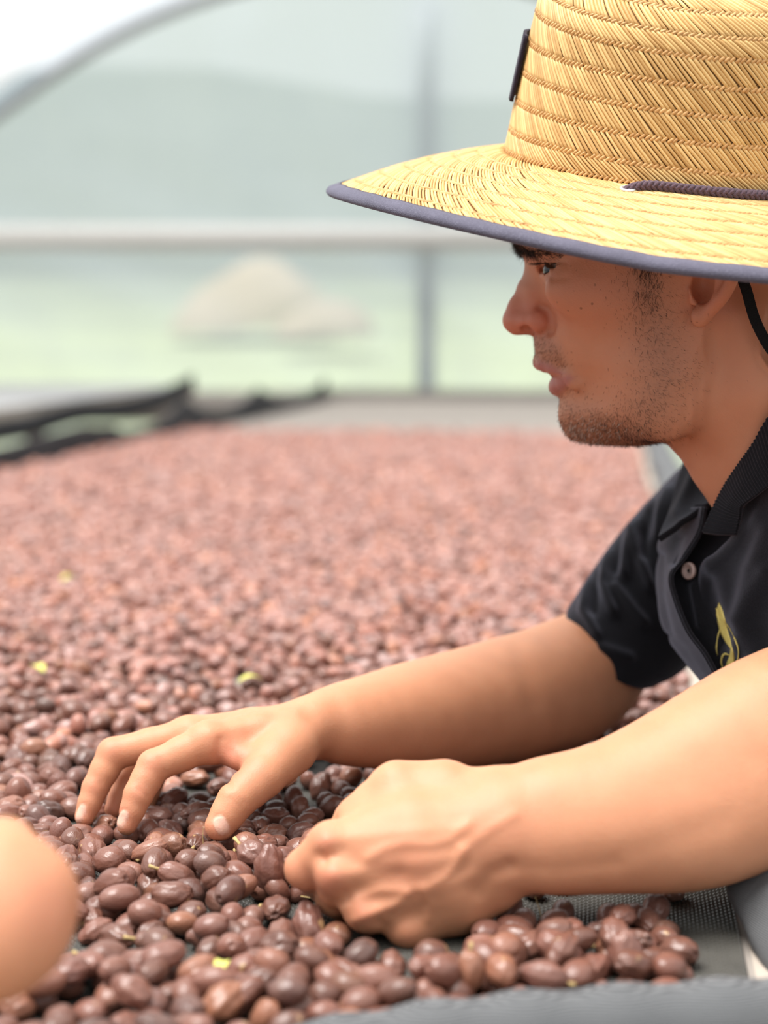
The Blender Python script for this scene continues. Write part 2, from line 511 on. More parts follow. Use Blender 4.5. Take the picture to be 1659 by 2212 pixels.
def build_head():
    F = Field((-72, -175, -84), (165, 130, 92), 1.35)
    X, Y, Z = F.ax[0][:, None, None], F.ax[1][None, :, None], F.ax[2][None, None, :]
    # --- base of the face: front line of the middle plane (without nose and lips) and half-widths of level cuts
    front_px = [(1124, 400), (1115, 460), (1114, 500), (1119, 527), (1138, 545), (1154, 560), (1162, 590), (1164, 640), (1162, 690),
                (1154, 720), (1153, 745), (1155, 765), (1163, 785), (1180, 803), (1196, 820), (1204, 838), (1208, 855), (1209, 866), (1206, 882),
                (1205, 900), (1209, 917), (1222, 940), (1240, 965), (1260, 1000)]
    fp = np.array([hp(*q) for q in front_px])
    o = np.argsort(fp[:, 1]); yy = F.ax[1]
    xf = np.interp(yy, fp[o, 1], fp[o, 0])
    ker = np.exp(-0.5 * (np.arange(-4, 5) / 1.6) ** 2); ker /= ker.sum()
    xf = np.convolve(np.pad(xf, 4, mode='edge'), ker, 'valid')
    cols = np.array([0, 2.5, 5, 10, 20, 30, 45, 60, 80, 105, 140])
    tab = [(420, [0, 17, 25, 36, 48, 56, 64, 69, 73, 74, 0]), (500, [0, 17, 25, 36, 48, 55, 62, 66, 69, 71, 0]),
           (527, [0, 16, 23, 34, 46, 54, 61, 65, 68, 70, 0]), (557, [0, 11, 18, 31, 43, 51, 58, 63, 67, 69, 0]),
           (585, [0, 10, 16.5, 30, 42, 50.5, 59, 64, 67, 69, 0]), (620, [0, 11, 17.5, 30.5, 42.5, 51, 59, 65, 67, 68, 0]),
           (660, [0, 10, 15, 24.5, 40, 49, 57.5, 63, 65, 65, 0]), (710, [0, 9, 13.5, 19.5, 34, 43.5, 53, 59, 62, 62, 0]),
           (760, [0, 11, 16, 22.5, 31, 38.5, 48, 54.5, 59, 60, 0]), (810, [0, 11, 15.5, 22, 30, 37, 46.5, 53, 57.5, 59, 0]),
           (860, [0, 10.5, 15, 20.5, 29, 36, 45, 51, 55.5, 57, 0]), (900, [0, 11, 16, 22, 30, 36.5, 45, 51, 55, 56, 0]),
           (960, [0, 11, 16, 22, 30, 36.5, 45, 51, 55, 56, 0])]
    ty = np.array([hp(1300, t[0])[1] for t in tab])[::-1]; tw = np.array([t[1] for t in tab], float)[::-1]
    rows = np.stack([np.interp(yy, ty, tw[:, c]) for c in range(len(cols))], 1)      # (ny, ncol)
    rows = np.stack([np.convolve(np.pad(rows[:, c], 9, mode='edge'), np.hanning(19) / np.hanning(19).sum(), 'valid') for c in range(len(cols))], 1)
    W2 = np.zeros((len(F.ax[0]), len(yy)))
    for j in range(len(yy)):
        dl = F.ax[0] - xf[j]
        w2 = np.interp(dl, cols, rows[j] ** 2)
        W2[:, j] = np.where(dl < 0, dl * 2 * (rows[j][1] ** 2 / cols[1]) / 2, w2)
    # lower border of the jaw: rounds the cuts off towards the chin line
    bot_px = [(1180, 930), (1215, 943), (1245, 954), (1280, 960), (1330, 963), (1380, 964), (1420, 958), (1450, 935), (1480, 895), (1505, 845), (1530, 780), (1560, 700), (1700, 500)]
    bp = np.array([hp(q[0], q[1], 0) for q in bot_px])
    yb = np.interp(F.ax[0], bp[:, 0], bp[:, 1])
    db = yy[None, :] - yb[:, None]
    Lb = np.interp(F.ax[0], [bp[0, 0], bp[3, 0], bp[6, 0], bp[-1, 0]], [20, 24, 40, 40])[:, None]
    t = np.clip(db / Lb, -1, 1)
    fac = np.where(t > 0, 1 - (1 - t) ** 2, 2.2 * t)
    H = np.where(W2 > 0, np.where(fac > 0, W2 * fac, fac * np.maximum(W2, 400)), W2)
    g = Z ** 2 - H[:, :, None]
    gx = np.gradient(H, F.h, axis=0)[:, :, None]; gy = np.gradient(H, F.h, axis=1)[:, :, None]
    sd = g / np.sqrt(gx ** 2 + gy ** 2 + 4 * Z ** 2 + 260.0)
    F.f = np.clip(sd, -30, 30).astype(np.float32)
    # --- skull, neck, jaw muscle
    F.ell(hp(1452, 478, 0), (97, 88, 71), 14)
    F.chain([hc(1592, 700, 0, 49), hc(1622, 850, 0, 51), hc(1708, 980, 0, 52), hc(1825, 1150, 0, 54)], 16, 10)
    F.chain([hc(1600, 690, 40, 17), hc(1640, 830, 38, 18), hc(1640, 950, 18, 15), hc(1632, 1050, 4, 12)], 16, 8)     # neck muscle
    F.chain([hc(1600, 690, -40, 17), hc(1640, 830, -38, 18), hc(1640, 950, -18, 15), hc(1632, 1050, -4, 12)], 16, 8)
    F.chain([hc(1500, 940, 0, 14), hc(1560, 1000, 0, 19), hc(1620, 1080, 0, 22)], 14, 8)                              # throat
    for sg in (1, -1):
        F.ell(hp(1300, 636, 0) + [0, 0, sg * 48], (34, 15, 12), 20)                                                   # cheekbone
        F.ell(hp(1425, 830, 0) + [0, 0, sg * 43], (24, 32, 13), 24)                                                   # jaw angle
        F.ell(hp(1172, 538, 0) + [0, 0, sg * 22], (8, 5, 13), 8)                                                      # brow ridge
        F.ell(hp(1205, 545, 0) + [0, 0, sg * 36], (12, 6, 11), 8)
        # eye: lids over a ball, then the opening between them
        ec = hp(1212, 583, 33); ec[2] *= sg
        F.ell(ec, (13.3, 13.0, 13.0), 4.5)
    # --- nose
    nose = [hc(1170, 556, 0, 6.4), hc(1161, 590, 0, 6.8), hc(1144, 625, 0, 7.4), hc(1126, 664, 0, 8.0), hc(1114, 692, 0, 8.8)]
    F.chain(nose, 6, 4)
    F.chain([hc(1120, 705, 0, 5.0), hc(1150, 710, 0, 4.2)], 4, 2)
    for sg in (1, -1):
        F.chain([hc(1172, 585, sg * 5, 6.5), hc(1163, 630, sg * 7, 8.5), hc(1160, 672, sg * 8, 9)], 7, 4)
        F.chain([hc(1120, 694, sg * 5, 6.8), hc(1142, 695, sg * 10.5, 6.2), hc(1163, 694, sg * 14, 6.6)], 4, 3)
        F.ell(hp(1163, 694, sg * 16), (7.6, 7.6, 5.4), 1.4)
        F.ell(hp(1139, 712, sg * 13), (5.4, 3.2, 6.5), 0.8, sub=True)
    # --- lips
    for sg in (1, -1):
        F.chain([hc(1168, 783, 0, 4.6), hc(1176, 786, sg * 8, 4.6), hc(1196, 795, sg * 16, 3.9), hc(1221, 808, sg * 24, 2.2)], 3.5, 3)
        F.chain([hc(1204, 835, 0, 5.2), hc(1208, 833, sg * 8, 5.2), hc(1219, 826, sg * 16, 4.4), hc(1236, 815, sg * 24, 2.2)], 3.5, 3)
        F.ell(hp(1240, 820, sg * 27), (5, 6, 2.5), 7)
        F.chain([hc(1160, 806, 0, 1.0), hc(1195, 809, sg * 8, 1.0), hc(1214, 811, sg * 17, 1.0), hc(1231, 813, sg * 26, 0.7)], 1.0, 1, sub=True)
    F.chain([hc(1150, 812, 0, 3.2), hc(1186, 811, 0, 2.3), hc(1214, 810.5, 0, 1.5)], 1.0, 1, sub=True)
    F.chain([hc(1176, 809, -14, 1.2), hc(1206, 810, 0, 1.6), hc(1176, 809, 14, 1.2)], 0.8, 1, sub=True)
    # --- ears
    for sg in (1, -1):
        e = lambda px, py, L, r: hc(px, py, L, r) * np.array([1, 1, sg, 1])
        F.chain([e(1540, 630, 66, 7), e(1545, 590, 68, 8), e(1545, 550, 68, 7)], 6, 4)
        F.chain(catmull([e(1512, 686, 69, 4.6), e(1530, 672, 72, 4.2), e(1556, 645, 78, 3.9), e(1577, 612, 82, 3.7), e(1586, 570, 84, 3.6),
                 e(1574, 525, 83, 3.5), e(1545, 505, 79, 3.4), e(1515, 520, 74, 3.2), e(1505, 560, 71, 3.0)], 26), 1.6, 2)
        F.ell(hp(1513, 684, 70) * [1, 1, sg], (6.0, 6.5, 4.0), 2.5)
        F.chain([e(1520, 664, 70, 3.2), e(1545, 636, 75, 3.5), e(1558, 600, 77, 3.5), e(1548, 560, 76, 3.2)], 2, 2)
        F.chain([e(1498, 648, 68, 3.4), e(1497, 628, 69, 3.2)], 2.5, 2)
        F.ell(hp(1518, 618, 73) * [1, 1, sg], (7.0, 11, 11), 1.5, sub=True)
    # lid opening
    for sg in (1,-1):
        ec = hp(1212, 583, 33); ec[2] *= sg
        pts = [(1172, 583, 19, 1.2), (1166, 581, 26, 2.8), (1168, 580, 33, 3.4), (1184, 579.5, 41, 3.3), (1203, 576, 45.5, 2.2), (1219, 572, 48, 0.9)]
        F.chain([hc(a, b, c * 1.0, r) * np.array([1, 1, sg, 1]) for a, b, c, r in pts], 0.8, 2, sub=True)
    v, f = F.mesh(3)
    return v, f

def gauss(d, s): return np.exp(-0.5 * (d / s) ** 2)

def head_mesh():
    v, f = build_head()
    n = vert_normals(v, f)
    w = h2w(v)
    side = v[:, 2]
    # fine relief
    disp = np.zeros(len(v))
    near = side > 2
    disp -= 0.9 * gauss(dist_px(w, [(1192, 716), (1212, 745), (1236, 790), (1246, 812)]), 8) * near      # fold from nose to mouth
    disp -= 0.5 * gauss(dist_px(w, [(1186, 597), (1200, 603), (1222, 600)]), 5) * near                     # under the eye
    disp -= 2.3 * gauss(dist_px(w, [(1166, 662), (1180, 668), (1190, 684), (1193, 702), (1186, 718)]), 5.5) * near  # wing of the nose
    disp -= 0.5 * gauss(dist_px(w, [(1164, 566), (1190, 562), (1222, 567)]), 3) * near
    disp -= 0.35 * gauss(dist_px(w, [(1481, 610), (1483, 660), (1488, 690)]), 4) * near
    disp += 0.12 * vnoise(v, 0.16, 3) + 0.05 * vnoise(v, 0.5, 5)
    v = v + n * disp[:, None]
    w = h2w(v)
    # tone: red, beard, lip
    tone = np.zeros((len(v), 3)); mark = np.zeros((len(v), 3))
    q = w - CAM; d = q @ FWD
    px = CX + FPX * (q @ RIGHT) / d; py = CY - FPX * (q @ UP) / d
    red = 0.75 * gauss(np.hypot((px - 1110), (py - 695)), 45) + 0.55 * gauss(np.hypot(px - 1165, py - 690), 22)
    red += 0.45 * gauss(np.hypot(px - 1540, py - 640), 45) + 0.25 * gauss(np.hypot((px - 1290) / 1.5, py - 640), 60)
    tone[:, 0] = np.clip(red + 0.30, 0, 1)
    def poly_mask(pts, soft):
        pts = np.asarray(pts, float); uv = np.stack([px, py], 1)
        ins = np.zeros(len(uv), bool)
        for (x1, y1), (x2, y2) in zip(pts, np.roll(pts, -1, 0)):
            c = ((y1 > py) != (y2 > py)) & (px < (x2 - x1) * (py - y1) / (y2 - y1 + 1e-9) + x1); ins ^= c
        dd = dist_poly(uv, np.vstack([pts, pts[:1]]))
        return 1 / (1 + np.exp(-np.where(ins, dd, -dd) / soft))
    beard = poly_mask([(1360, 540), (1432, 560), (1440, 640), (1462, 720), (1482, 820), (1440, 930), (1370, 975), (1220, 985), (1190, 920), (1216, 862), (1240, 868), (1300, 900), (1370, 860), (1388, 780), (1372, 690), (1362, 600)], 22) * 0.75
    beard = np.maximum(beard, poly_mask([(1140, 722), (1180, 724), (1205, 745), (1232, 800), (1222, 806), (1185, 786), (1140, 774)], 5) * 0.6)
    beard = np.maximum(beard, poly_mask([(1215, 870), (1250, 850), (1270, 880), (1240, 905)], 8) * 0.4)
    beard = np.maximum(beard, poly_mask([(1205, 905), (1290, 890), (1400, 905), (1440, 960), (1380, 985), (1220, 985)], 12) * 0.95)
    tone[:, 1] = np.clip(beard, 0, 1)
    up_lip = poly_mask([(1140, 781), (1165, 777), (1190, 786), (1226, 810), (1216, 812), (1180, 806), (1140, 806)], 2.5)
    lo_lip = poly_mask([(1175, 816), (1205, 810), (1232, 811), (1238, 817), (1222, 838), (1205, 855), (1175, 856)], 2.5)
    tone[:, 2] = np.clip(np.maximum(up_lip, lo_lip), 0, 1) * (np.abs(v[:, 2]) < 34)
    mark[:, 0] = poly_mask([(1190, 590), (1390, 580), (1400, 700), (1340, 800), (1240, 780), (1200, 680)], 25)
    return w, f, tone, mark

# ------------------------------------------------------------------ the man: arms and hands
def pc(px, py, d, r):                                    # pixel, depth (m), radius (mm) -> world mm
    return np.append(P(px, py, d) * 1000, r)

FAR_FINGERS = {
    'index':  [(452, 1603, 1.085, 11.8), (332, 1655, 1.078, 10.2), (299, 1716, 1.070, 8.8), (274, 1782, 1.066, 6.4)],
    'middle': [(408, 1588, 1.105, 11.2), (244, 1629, 1.103, 10.2), (206, 1702, 1.096, 8.3), (182, 1765, 1.090, 6.4)],
    'ring':   [(405, 1594, 1.126, 10.5), (300, 1630, 1.130, 9.0), (272, 1690, 1.120, 7.8), (246, 1748, 1.112, 6.2)],
    'little': [(425, 1600, 1.146, 9.5), (350, 1640, 1.152, 8.0), (330, 1690, 1.145, 7.0), (318, 1735, 1.138, 5.6)],
    'thumb':  [(628, 1618, 1.088, 16.0), (566, 1678, 1.066, 13.6), (511, 1729, 1.052, 11.5), (475, 1784, 1.046, 9.3)]}
NEAR_FINGERS = {
    'index':  [(714, 1822, .905, 10.6), (660, 1876, .914, 10.8), (684, 1902, .938, 9.0), (708, 1930, .952, 7.4)],
    'middle': [(732, 1886, .899, 10.8), (722, 1938, .922, 9.8), (746, 1958, .944, 8.4), (772, 1968, .958, 7.2)],
    'ring':   [(792, 1962, .900, 10.4), (800, 1992, .930, 9.2), (818, 1990, .948, 8.2), (835, 1985, .960, 7)],
    'little': [(884, 1996, .905, 10.6), (864, 2008, .932, 8.6), (860, 1996, .948, 7.6), (862, 1985, .958, 6.6)],
    'thumb':  [(960, 1704, .928, 14.0), (850, 1706, .936, 14.0), (768, 1772, .942, 11.6), (722, 1840, .950, 10.2), (722, 1900, .956, 8.0)]}

def hand_finger(F, pts, kroot, kskin=1.6, rr=15.0):
    q = np.array([pc(*p) for p in pts]); c = q[0]
    def kfn(X, Y, Z):
        d2 = (X - c[0]) ** 2 + (Y - c[1]) ** 2 + (Z - c[2]) ** 2
        return (kskin + kroot * np.exp(-d2 / (2 * rr * rr))).astype(np.float32)
    # joints slightly thicker than the shafts
    out = [q[0]]
    for a, b in zip(q[:-1], q[1:]):
        m = (a + b) / 2; m[3] *= 0.985; out += [m, b]
    F.chain(out, kroot + kskin, 3.0, kfn=kfn)

def far_arm():
    lo = P(90, 1830, 1.20) * 1000; pts = [P(90, 1840, 1.04), P(90, 1500, 1.2), P(1640, 1000, 1.36), P(1640, 1700, 1.02)]
    arr = np.array(pts) * 1000
    lo = np.array([arr[0, 0] - 20, 1000, -12]); hi = np.array([P(1600, 1100, 1.36)[0] * 1000, 1410, P(1560, 1120, 1.36)[2] * 1000 + 40])
    F = Field(lo, hi, 1.45)
    # forearm and upper arm
    F.chain(catmull([pc(688, 1566, 1.120, 17.5), pc(780, 1560, 1.145, 24), pc(900, 1545, 1.185, 32.5), pc(1050, 1522, 1.235, 39), pc(1150, 1500, 1.265, 41), pc(1240, 1470, 1.290, 40.5)], 18), 10, 14)
    F.chain(catmull([pc(688, 1570, 1.150, 17.5), pc(800, 1562, 1.178, 22.5), pc(920, 1548, 1.205, 29), pc(1080, 1525, 1.245, 34)], 12), 14, 10)
    F.chain([pc(1200, 1490, 1.283, 40.5), pc(1270, 1442, 1.298, 39.5), pc(1400, 1330, 1.322, 37), pc(1500, 1210, 1.335, 37)], 14, 14)
    # palm
    for (x, y, d, r), w in ((FAR_FINGERS['index'][0], (672, 1566, 1.112)), (FAR_FINGERS['middle'][0], (678, 1564, 1.125)),
                            (FAR_FINGERS['ring'][0], (682, 1566, 1.140)), (FAR_FINGERS['little'][0], (684, 1572, 1.152))):
        mid = tuple((a + b) / 2 for a, b in zip((x, y, d), w))
        F.chain([pc(*w, 16), pc(mid[0], mid[1] + 3, mid[2], 14), pc(x, y, d, r)], 9, 5)
    F.chain([pc(660, 1590, 1.12, 15), pc(560, 1612, 1.105, 14), pc(490, 1618, 1.10, 11)], 8, 5)
    F.chain([pc(640, 1600, 1.10, 17), pc(590, 1640, 1.082, 15)], 8, 5)
    F.chain([pc(570, 1655, 1.072, 8.5), pc(520, 1640, 1.078, 7.0), pc(480, 1622, 1.084, 7.5)], 9, 4)      # web between thumb and index
    for n in ('little', 'ring', 'middle', 'index'): hand_finger(F, FAR_FINGERS[n], 7)
    hand_finger(F, FAR_FINGERS['thumb'], 12)
    v, f = F.mesh(2)
    n = vert_normals(v, f); w = v / 1000
    disp = np.zeros(len(v)); tone = np.zeros((len(v), 3)); mark = np.zeros((len(v), 3))
    front = (n @ FWD) < 0.35
    dpx = lambda line: dist_px(w, line)
    for c, a, s in (((443, 1583), 0.7, 26), ((398, 1562), 0.4, 24), ((243, 1612), 0.4, 16), ((330, 1640), 0.3, 18)):
        disp += a * gauss(dpx([c]), s)
    for line, a, s in (([(640, 1545), (560, 1560), (455, 1585)], 0.6, 9), ([(640, 1535), (500, 1545), (410, 1565)], 0.5, 8),
                       ([(476, 1598), (470, 1635), (480, 1665), (498, 1700)], -0.9, 6), ([(505, 1625), (512, 1660)], -0.6, 6),
                       ([(345, 1640), (356, 1668)], -0.6, 4), ([(300, 1705), (318, 1722)], -0.5, 4), ([(215, 1692), (226, 1712)], -0.5, 4),
                       ([(505, 1715), (528, 1735)], -0.4, 4), ([(498, 1723), (520, 1744)], -0.4, 4),
                       ([(1122, 1390), (1130, 1440), (1142, 1480), (1152, 1520)], -0.7, 16), ([(668, 1560), (690, 1600), (700, 1640)], -0.5, 10)):
        disp += a * gauss(dpx(line), s) * front
    disp += 0.15 * vnoise(v, 0.08, 2)
    v = v + n * disp[:, None]
    for c, a, s in (((180, 1765), .55, 20), ((272, 1780), .55, 22), ((470, 1800), .5, 26), ((330, 1650), .4, 20), ((240, 1620), .35, 20), ((500, 1640), .75, 30), ((205, 1700), .4, 18), ((300, 1710), .4, 18), ((245, 1745), .5, 18)):
        tone[:, 0] += a * gauss(dist_px(v / 1000, [c]), s)
    # nails: an oval on the back of the last joint, set in by its edge
    nails = ((174, 1757, 9, 21, 20), (264, 1769, 10, 20, 22), (478, 1783, 15, 22, -28))
    for x, y, ra, rb, ang in nails:
        q = v / 1000 - CAM; d = q @ FWD; px = CX + FPX * (q @ RIGHT) / d - x; py = CY - FPX * (q @ UP) / d - y
        a = math.radians(ang); u = px * math.cos(a) + py * math.sin(a); t = -px * math.sin(a) + py * math.cos(a)
        rad = (np.abs(u / ra) ** 2.6 + np.abs(t / rb) ** 2.6) ** (1 / 2.6)
        m = 1 / (1 + np.exp((rad - 1) / 0.05)) * front * (d < 1.12)
        v = v + n * (0.25 * m - 0.45 * gauss(rad - 1.06, 0.09) * front * (d < 1.12))[:, None]
        mark[:, 1] = np.maximum(mark[:, 1], m)
    tone = np.clip(tone, 0, 1)
    return v / 1000, f, tone, mark

def near_arm():
    lo = np.array([P(590, 1900, .93)[0] * 1000 - 15, 840, -22]); hi = np.array([P(1830, 1500, .99)[0] * 1000, 1060, P(1800, 1380, .97)[2] * 1000 + 15])
    F = Field(lo, hi, 1.35)
    F.chain(catmull([pc(1118, 1740, .918, 20), pc(1300, 1724, .925, 25), pc(1500, 1650, .940, 32), pc(1660, 1584, .955, 39), pc(1810, 1540, .97, 43)], 14), 12, 12)
    F.chain(catmull([pc(1110, 1838, .912, 19.5), pc(1300, 1812, .918, 25), pc(1500, 1780, .930, 31.5), pc(1660, 1708, .945, 35), pc(1810, 1650, .97, 40)], 14), 22, 12)
    wr = {'index': (1070, 1752, .916), 'middle': (1076, 1782, .908), 'ring': (1080, 1818, .908), 'little': (1080, 1856, .914)}
    for n in wr:
        x, y, d, r = NEAR_FINGERS[n][0]; w = wr[n]
        mid = tuple((a + b) / 2 for a, b in zip((x, y, d), w))
        F.chain([pc(*w, 17), pc(mid[0], mid[1], mid[2] - .001, 14.5), pc(x, y, d, r)], 12, 6)
    F.chain([pc(722, 1822, .909, 9.5), pc(738, 1884, .904, 9.5), pc(796, 1956, .904, 9.5), pc(880, 1990, .908, 10)], 6, 6)
    F.ell(P(905, 1830, .918) * 1000, (40, 17, 30), 12)
    F.chain([pc(1060, 1912, .918, 15.5), pc(990, 1950, .918, 16), pc(915, 1978, .915, 14)], 10, 6)
    F.chain([pc(1050, 1730, .922, 17), pc(960, 1706, .928, 14), pc(858, 1702, .930, 13.5), pc(770, 1762, .930, 11)], 10, 6)
    for n in ('little', 'ring', 'middle', 'index'): hand_finger(F, NEAR_FINGERS[n], 6)
    hand_finger(F, NEAR_FINGERS['thumb'], 8)
    v, f = F.mesh(2)
    n = vert_normals(v, f); w = v / 1000
    front = np.clip(0.5 - 1.5 * (n @ FWD), 0, 1)
    disp = np.zeros(len(v)); tone = np.zeros((len(v), 3)); mark = np.zeros((len(v), 3))
    D = lambda line: dist_px(w, line)
    for c, a, s in (((704, 1818), 1.5, 14), ((716, 1892), 1.5, 18), ((776, 1972), 1.5, 20), ((876, 2022), 1.0, 26)):
        disp += a * gauss(D([c]), s)
    lines = (([(740, 1960), (775, 1937), (826, 1922), (877, 1924), (928, 1914), (960, 1895), (985, 1868), (1000, 1835)], 1.15, 8.5),      # veins
             ([(795, 1855), (830, 1832), (875, 1822), (930, 1824), (975, 1812), (1010, 1780)], 0.9, 9),
             ([(770, 1985), (850, 1955), (880, 1930)], 0.9, 7), ([(915, 1918), (930, 1955), (925, 1985)], 0.7, 7),
             ([(1000, 1835), (1060, 1790), (1110, 1760)], 0.8, 10),
             ([(1000, 1850), (860, 1870), (730, 1888)], 0.7, 12), ([(1010, 1790), (860, 1800), (715, 1814)], 0.7, 12), ([(1020, 1890), (900, 1940), (800, 1970)], 0.6, 10),
             ([(740, 1850), (800, 1875), (860, 1885)], -1.3, 16), ([(770, 1925), (800, 1945)], -1.0, 12), ([(690, 1850), (700, 1858)], -1.6, 10),
             ([(860, 1990), (900, 1975)], -0.8, 14), ([(700, 1855), (706, 1850), (720, 1848)], -0.9, 6), ([(744, 1930), (756, 1945)], -1.2, 9), ([(820, 1995), (838, 2005)], -1.2, 10),
             ([(1035, 1925), (1060, 1890), (1100, 1875)], -1.8, 13), ([(1100, 1870), (1200, 1885), (1330, 1870)], -0.7, 14),
             ([(1180, 1862), (1330, 1852), (1460, 1815), (1560, 1775)], -0.8, 24), ([(1040, 1675), (1020, 1690)], -0.6, 12))
    for line, a, s in lines: disp += a * gauss(D(line), s) * front
    disp += 0.15 * vnoise(v, 0.08, 4)
    v = v + n * disp[:, None]
    for c, a, s in (((700, 1814), .6, 18), ((712, 1900), .65, 26), ((785, 1975), .5, 26), ((640, 1890), .35, 30), ((880, 1870), .35, 60), ((880, 2030), .3, 30), ((1080, 1800), .2, 70)):
        tone[:, 0] += a * gauss(dist_px(v / 1000, [c]), s)
    return v / 1000, f, np.clip(tone, 0, 1), mark

def torso():
    """the trunk under the shirt: joins neck and both upper arms"""
    F = Field((P(1380, 1200, 1.2)[0] * 1000, 860, -860), (760, 1480, 420), 6.0)
    c = lambda px, py, d, r: pc(px, py, d, r)
    F.chain([c(1770, 1120, 1.17, 48), c(1880, 1300, 1.17, 80), np.array([500, 1190, 20, 95]), np.array([600, 1210, -250, 110])], 30, 20)
    for yy in (1130, 1290): F.chain([np.array([610, yy, -260, 85]), np.array([560, yy - 20, -480, 62]), np.array([640, yy, -800, 48])], 30, 20)
    F.chain([c(1600, 1150, 1.335, 40), c(1770, 1150, 1.25, 62), c(1960, 1170, 1.12, 62), c(2010, 1190, 1.04, 44)], 30, 20)
    F.chain([c(2000, 1170, 1.02, 46), c(2030, 1400, .99, 42), c(1900, 1580, .97, 42), c(1780, 1590, .96, 40)], 20, 20)
    F.chain([c(1500, 1215, 1.335, 36), c(1620, 1150, 1.33, 38)], 20, 20)
    v, f = F.mesh(2)
    # the clothes that wrap the trunk and legs
    G = Field(F.lo, F.lo + 1, 6.0); G.ax = F.ax; G.f = F.f - 7.0
    cv, cf = G.mesh(2); mid = cv[cf].mean(1)
    arm = (mid[:, 2] < 190) & (mid[:, 1] < 1040) & (mid[:, 2] > 0)
    farm = (mid[:, 0] < P(1560, 1200, 1.33)[0] * 1000) & (mid[:, 1] > 1290)
    neck = mid[:, 2] > 240
    global CLOTHES
    CLOTHES = (cv / 1000, cf[(mid[:, 2] > -180) & ~arm & ~farm], cf[mid[:, 2] <= -180])
    return v / 1000, f, np.zeros((len(v), 3)), np.zeros((len(v), 3))

def build_person():
    parts = [head_mesh(), far_arm(), near_arm(), torso()]
    vs, fs, ts, ms, n = [], [], [], [], 0
    for v, f, t, m in parts:
        vs.append(v); fs.append(f + n); ts.append(t); ms.append(m); n += len(v)
    o = mesh_obj('person', np.vstack(vs), np.vstack(fs), SKIN, attrs={'tone': np.vstack(ts), 'mark': np.vstack(ms)})
    tag(o, 'man in straw hat and black polo shirt leaning over the bed, sorting cherries', 'person')
    return o, parts[0]
person, HEAD = build_person()

# ------------------------------------------------------------------ eyes, hair and stubble of the man
def eye_material():
    m = NT('eye'); at = m.node('Attribute', attribute_name='tone'); sp = m.node('SeparateColor'); m.l.new(at.outputs['Color'], sp.inputs[0])
    c = m.mix(sp.outputs[0], (0.27, 0.215, 0.19), (0.050, 0.022, 0.012))
    c = m.mix(sp.outputs[1], c, (0.003, 0.002, 0.002))
    m.set(Base_Color=c, Roughness=0.12); m.bsdf.inputs['Coat Weight'].default_value = 0.15; m.bsdf.inputs['Specular IOR Level'].default_value = 0.3
    m.bsdf.inputs['Coat Roughness'].default_value = 0.02
    return m.mat
MAT['eye'] = eye_material()
def build_eyes():
    gaze = np.array([-0.74, -0.16, 0.62]); gaze /= np.linalg.norm(gaze)
    for sg in (1, -1):
        c = hp(1213, 583, 33) * np.array([1, 1, sg])
        th = np.linspace(0, math.pi, 33); ph = np.linspace(0, 2 * math.pi, 48, endpoint=False)
        a = np.cross(gaze, [0, 0, 1.0]); a /= np.linalg.norm(a); b = np.cross(gaze, a)
        g = gaze * np.array([1, 1, 1 if sg > 0 else 1])
        V, T = [], []
        for t in th:
            r = 11.7 + 0.9 * max(0, 1 - (t / 0.55) ** 2)            # cornea bulge
            for p in ph:
                V.append(c + r * (math.cos(t) * g + math.sin(t) * (math.cos(p) * a + math.sin(p) * b)))
                T.append((1 / (1 + math.exp((t - 0.60) / 0.02)), 1 / (1 + math.exp((t - 0.26) / 0.015)), 0))
        F = grid_faces(33, 48, True)[:, ::-1]
        mesh_obj('eyeball', h2w(np.array(V)), F, MAT['eye'], person, attrs={'tone': np.array(T)})
build_eyes()

def strands(name, roots, dirs, length, width, mat, parent, normals, bend=0.25, group_seed=1):
    """short tapered hairs: three-sided, three segments each, joined as one part nobody could count"""
    n = len(roots); r = np.random.default_rng(group_seed)
    L = np.broadcast_to(length, (n,))[:, None]; W = np.broadcast_to(width, (n,))[:, None]
    d = dirs / (np.linalg.norm(dirs, axis=1, keepdims=True) + 1e-12)
    side = np.cross(d, normals); side /= np.linalg.norm(side, axis=1, keepdims=True) + 1e-12
    b = np.cross(side, d)
    curl = side * r.normal(0, bend, (n, 1))
    V = np.zeros((n, 10, 3))
    for k, (t, w) in enumerate(((0.0, 1.0), (0.4, 0.85), (0.75, 0.55))):
        p = roots + d * L * t + curl * L * t * t - normals * L * 0.18 * t * t
        for q in range(3):
            a = q * 2 * math.pi / 3
            V[:, k * 3 + q] = p + (math.cos(a) * side + math.sin(a) * b) * W * w
    V[:, 9] = roots + d * L + curl * L - normals * L * 0.18
    f = []
    for k in range(2):
        for q in range(3):
            f.append((k*3+q, k*3+(q+1) % 3, (k+1)*3+(q+1) % 3)); f.append((k*3+q, (k+1)*3+(q+1) % 3, (k+1)*3+q))
    for q in range(3): f.append((6+q, 6+(q+1) % 3, 9))
    F = (np.array(f)[None] + (np.arange(n) * 10)[:, None, None]).reshape(-1, 3)
    o = mesh_obj(name, V.reshape(-1, 3), F, mat, parent)
    o['kind'] = 'stuff'
    return o

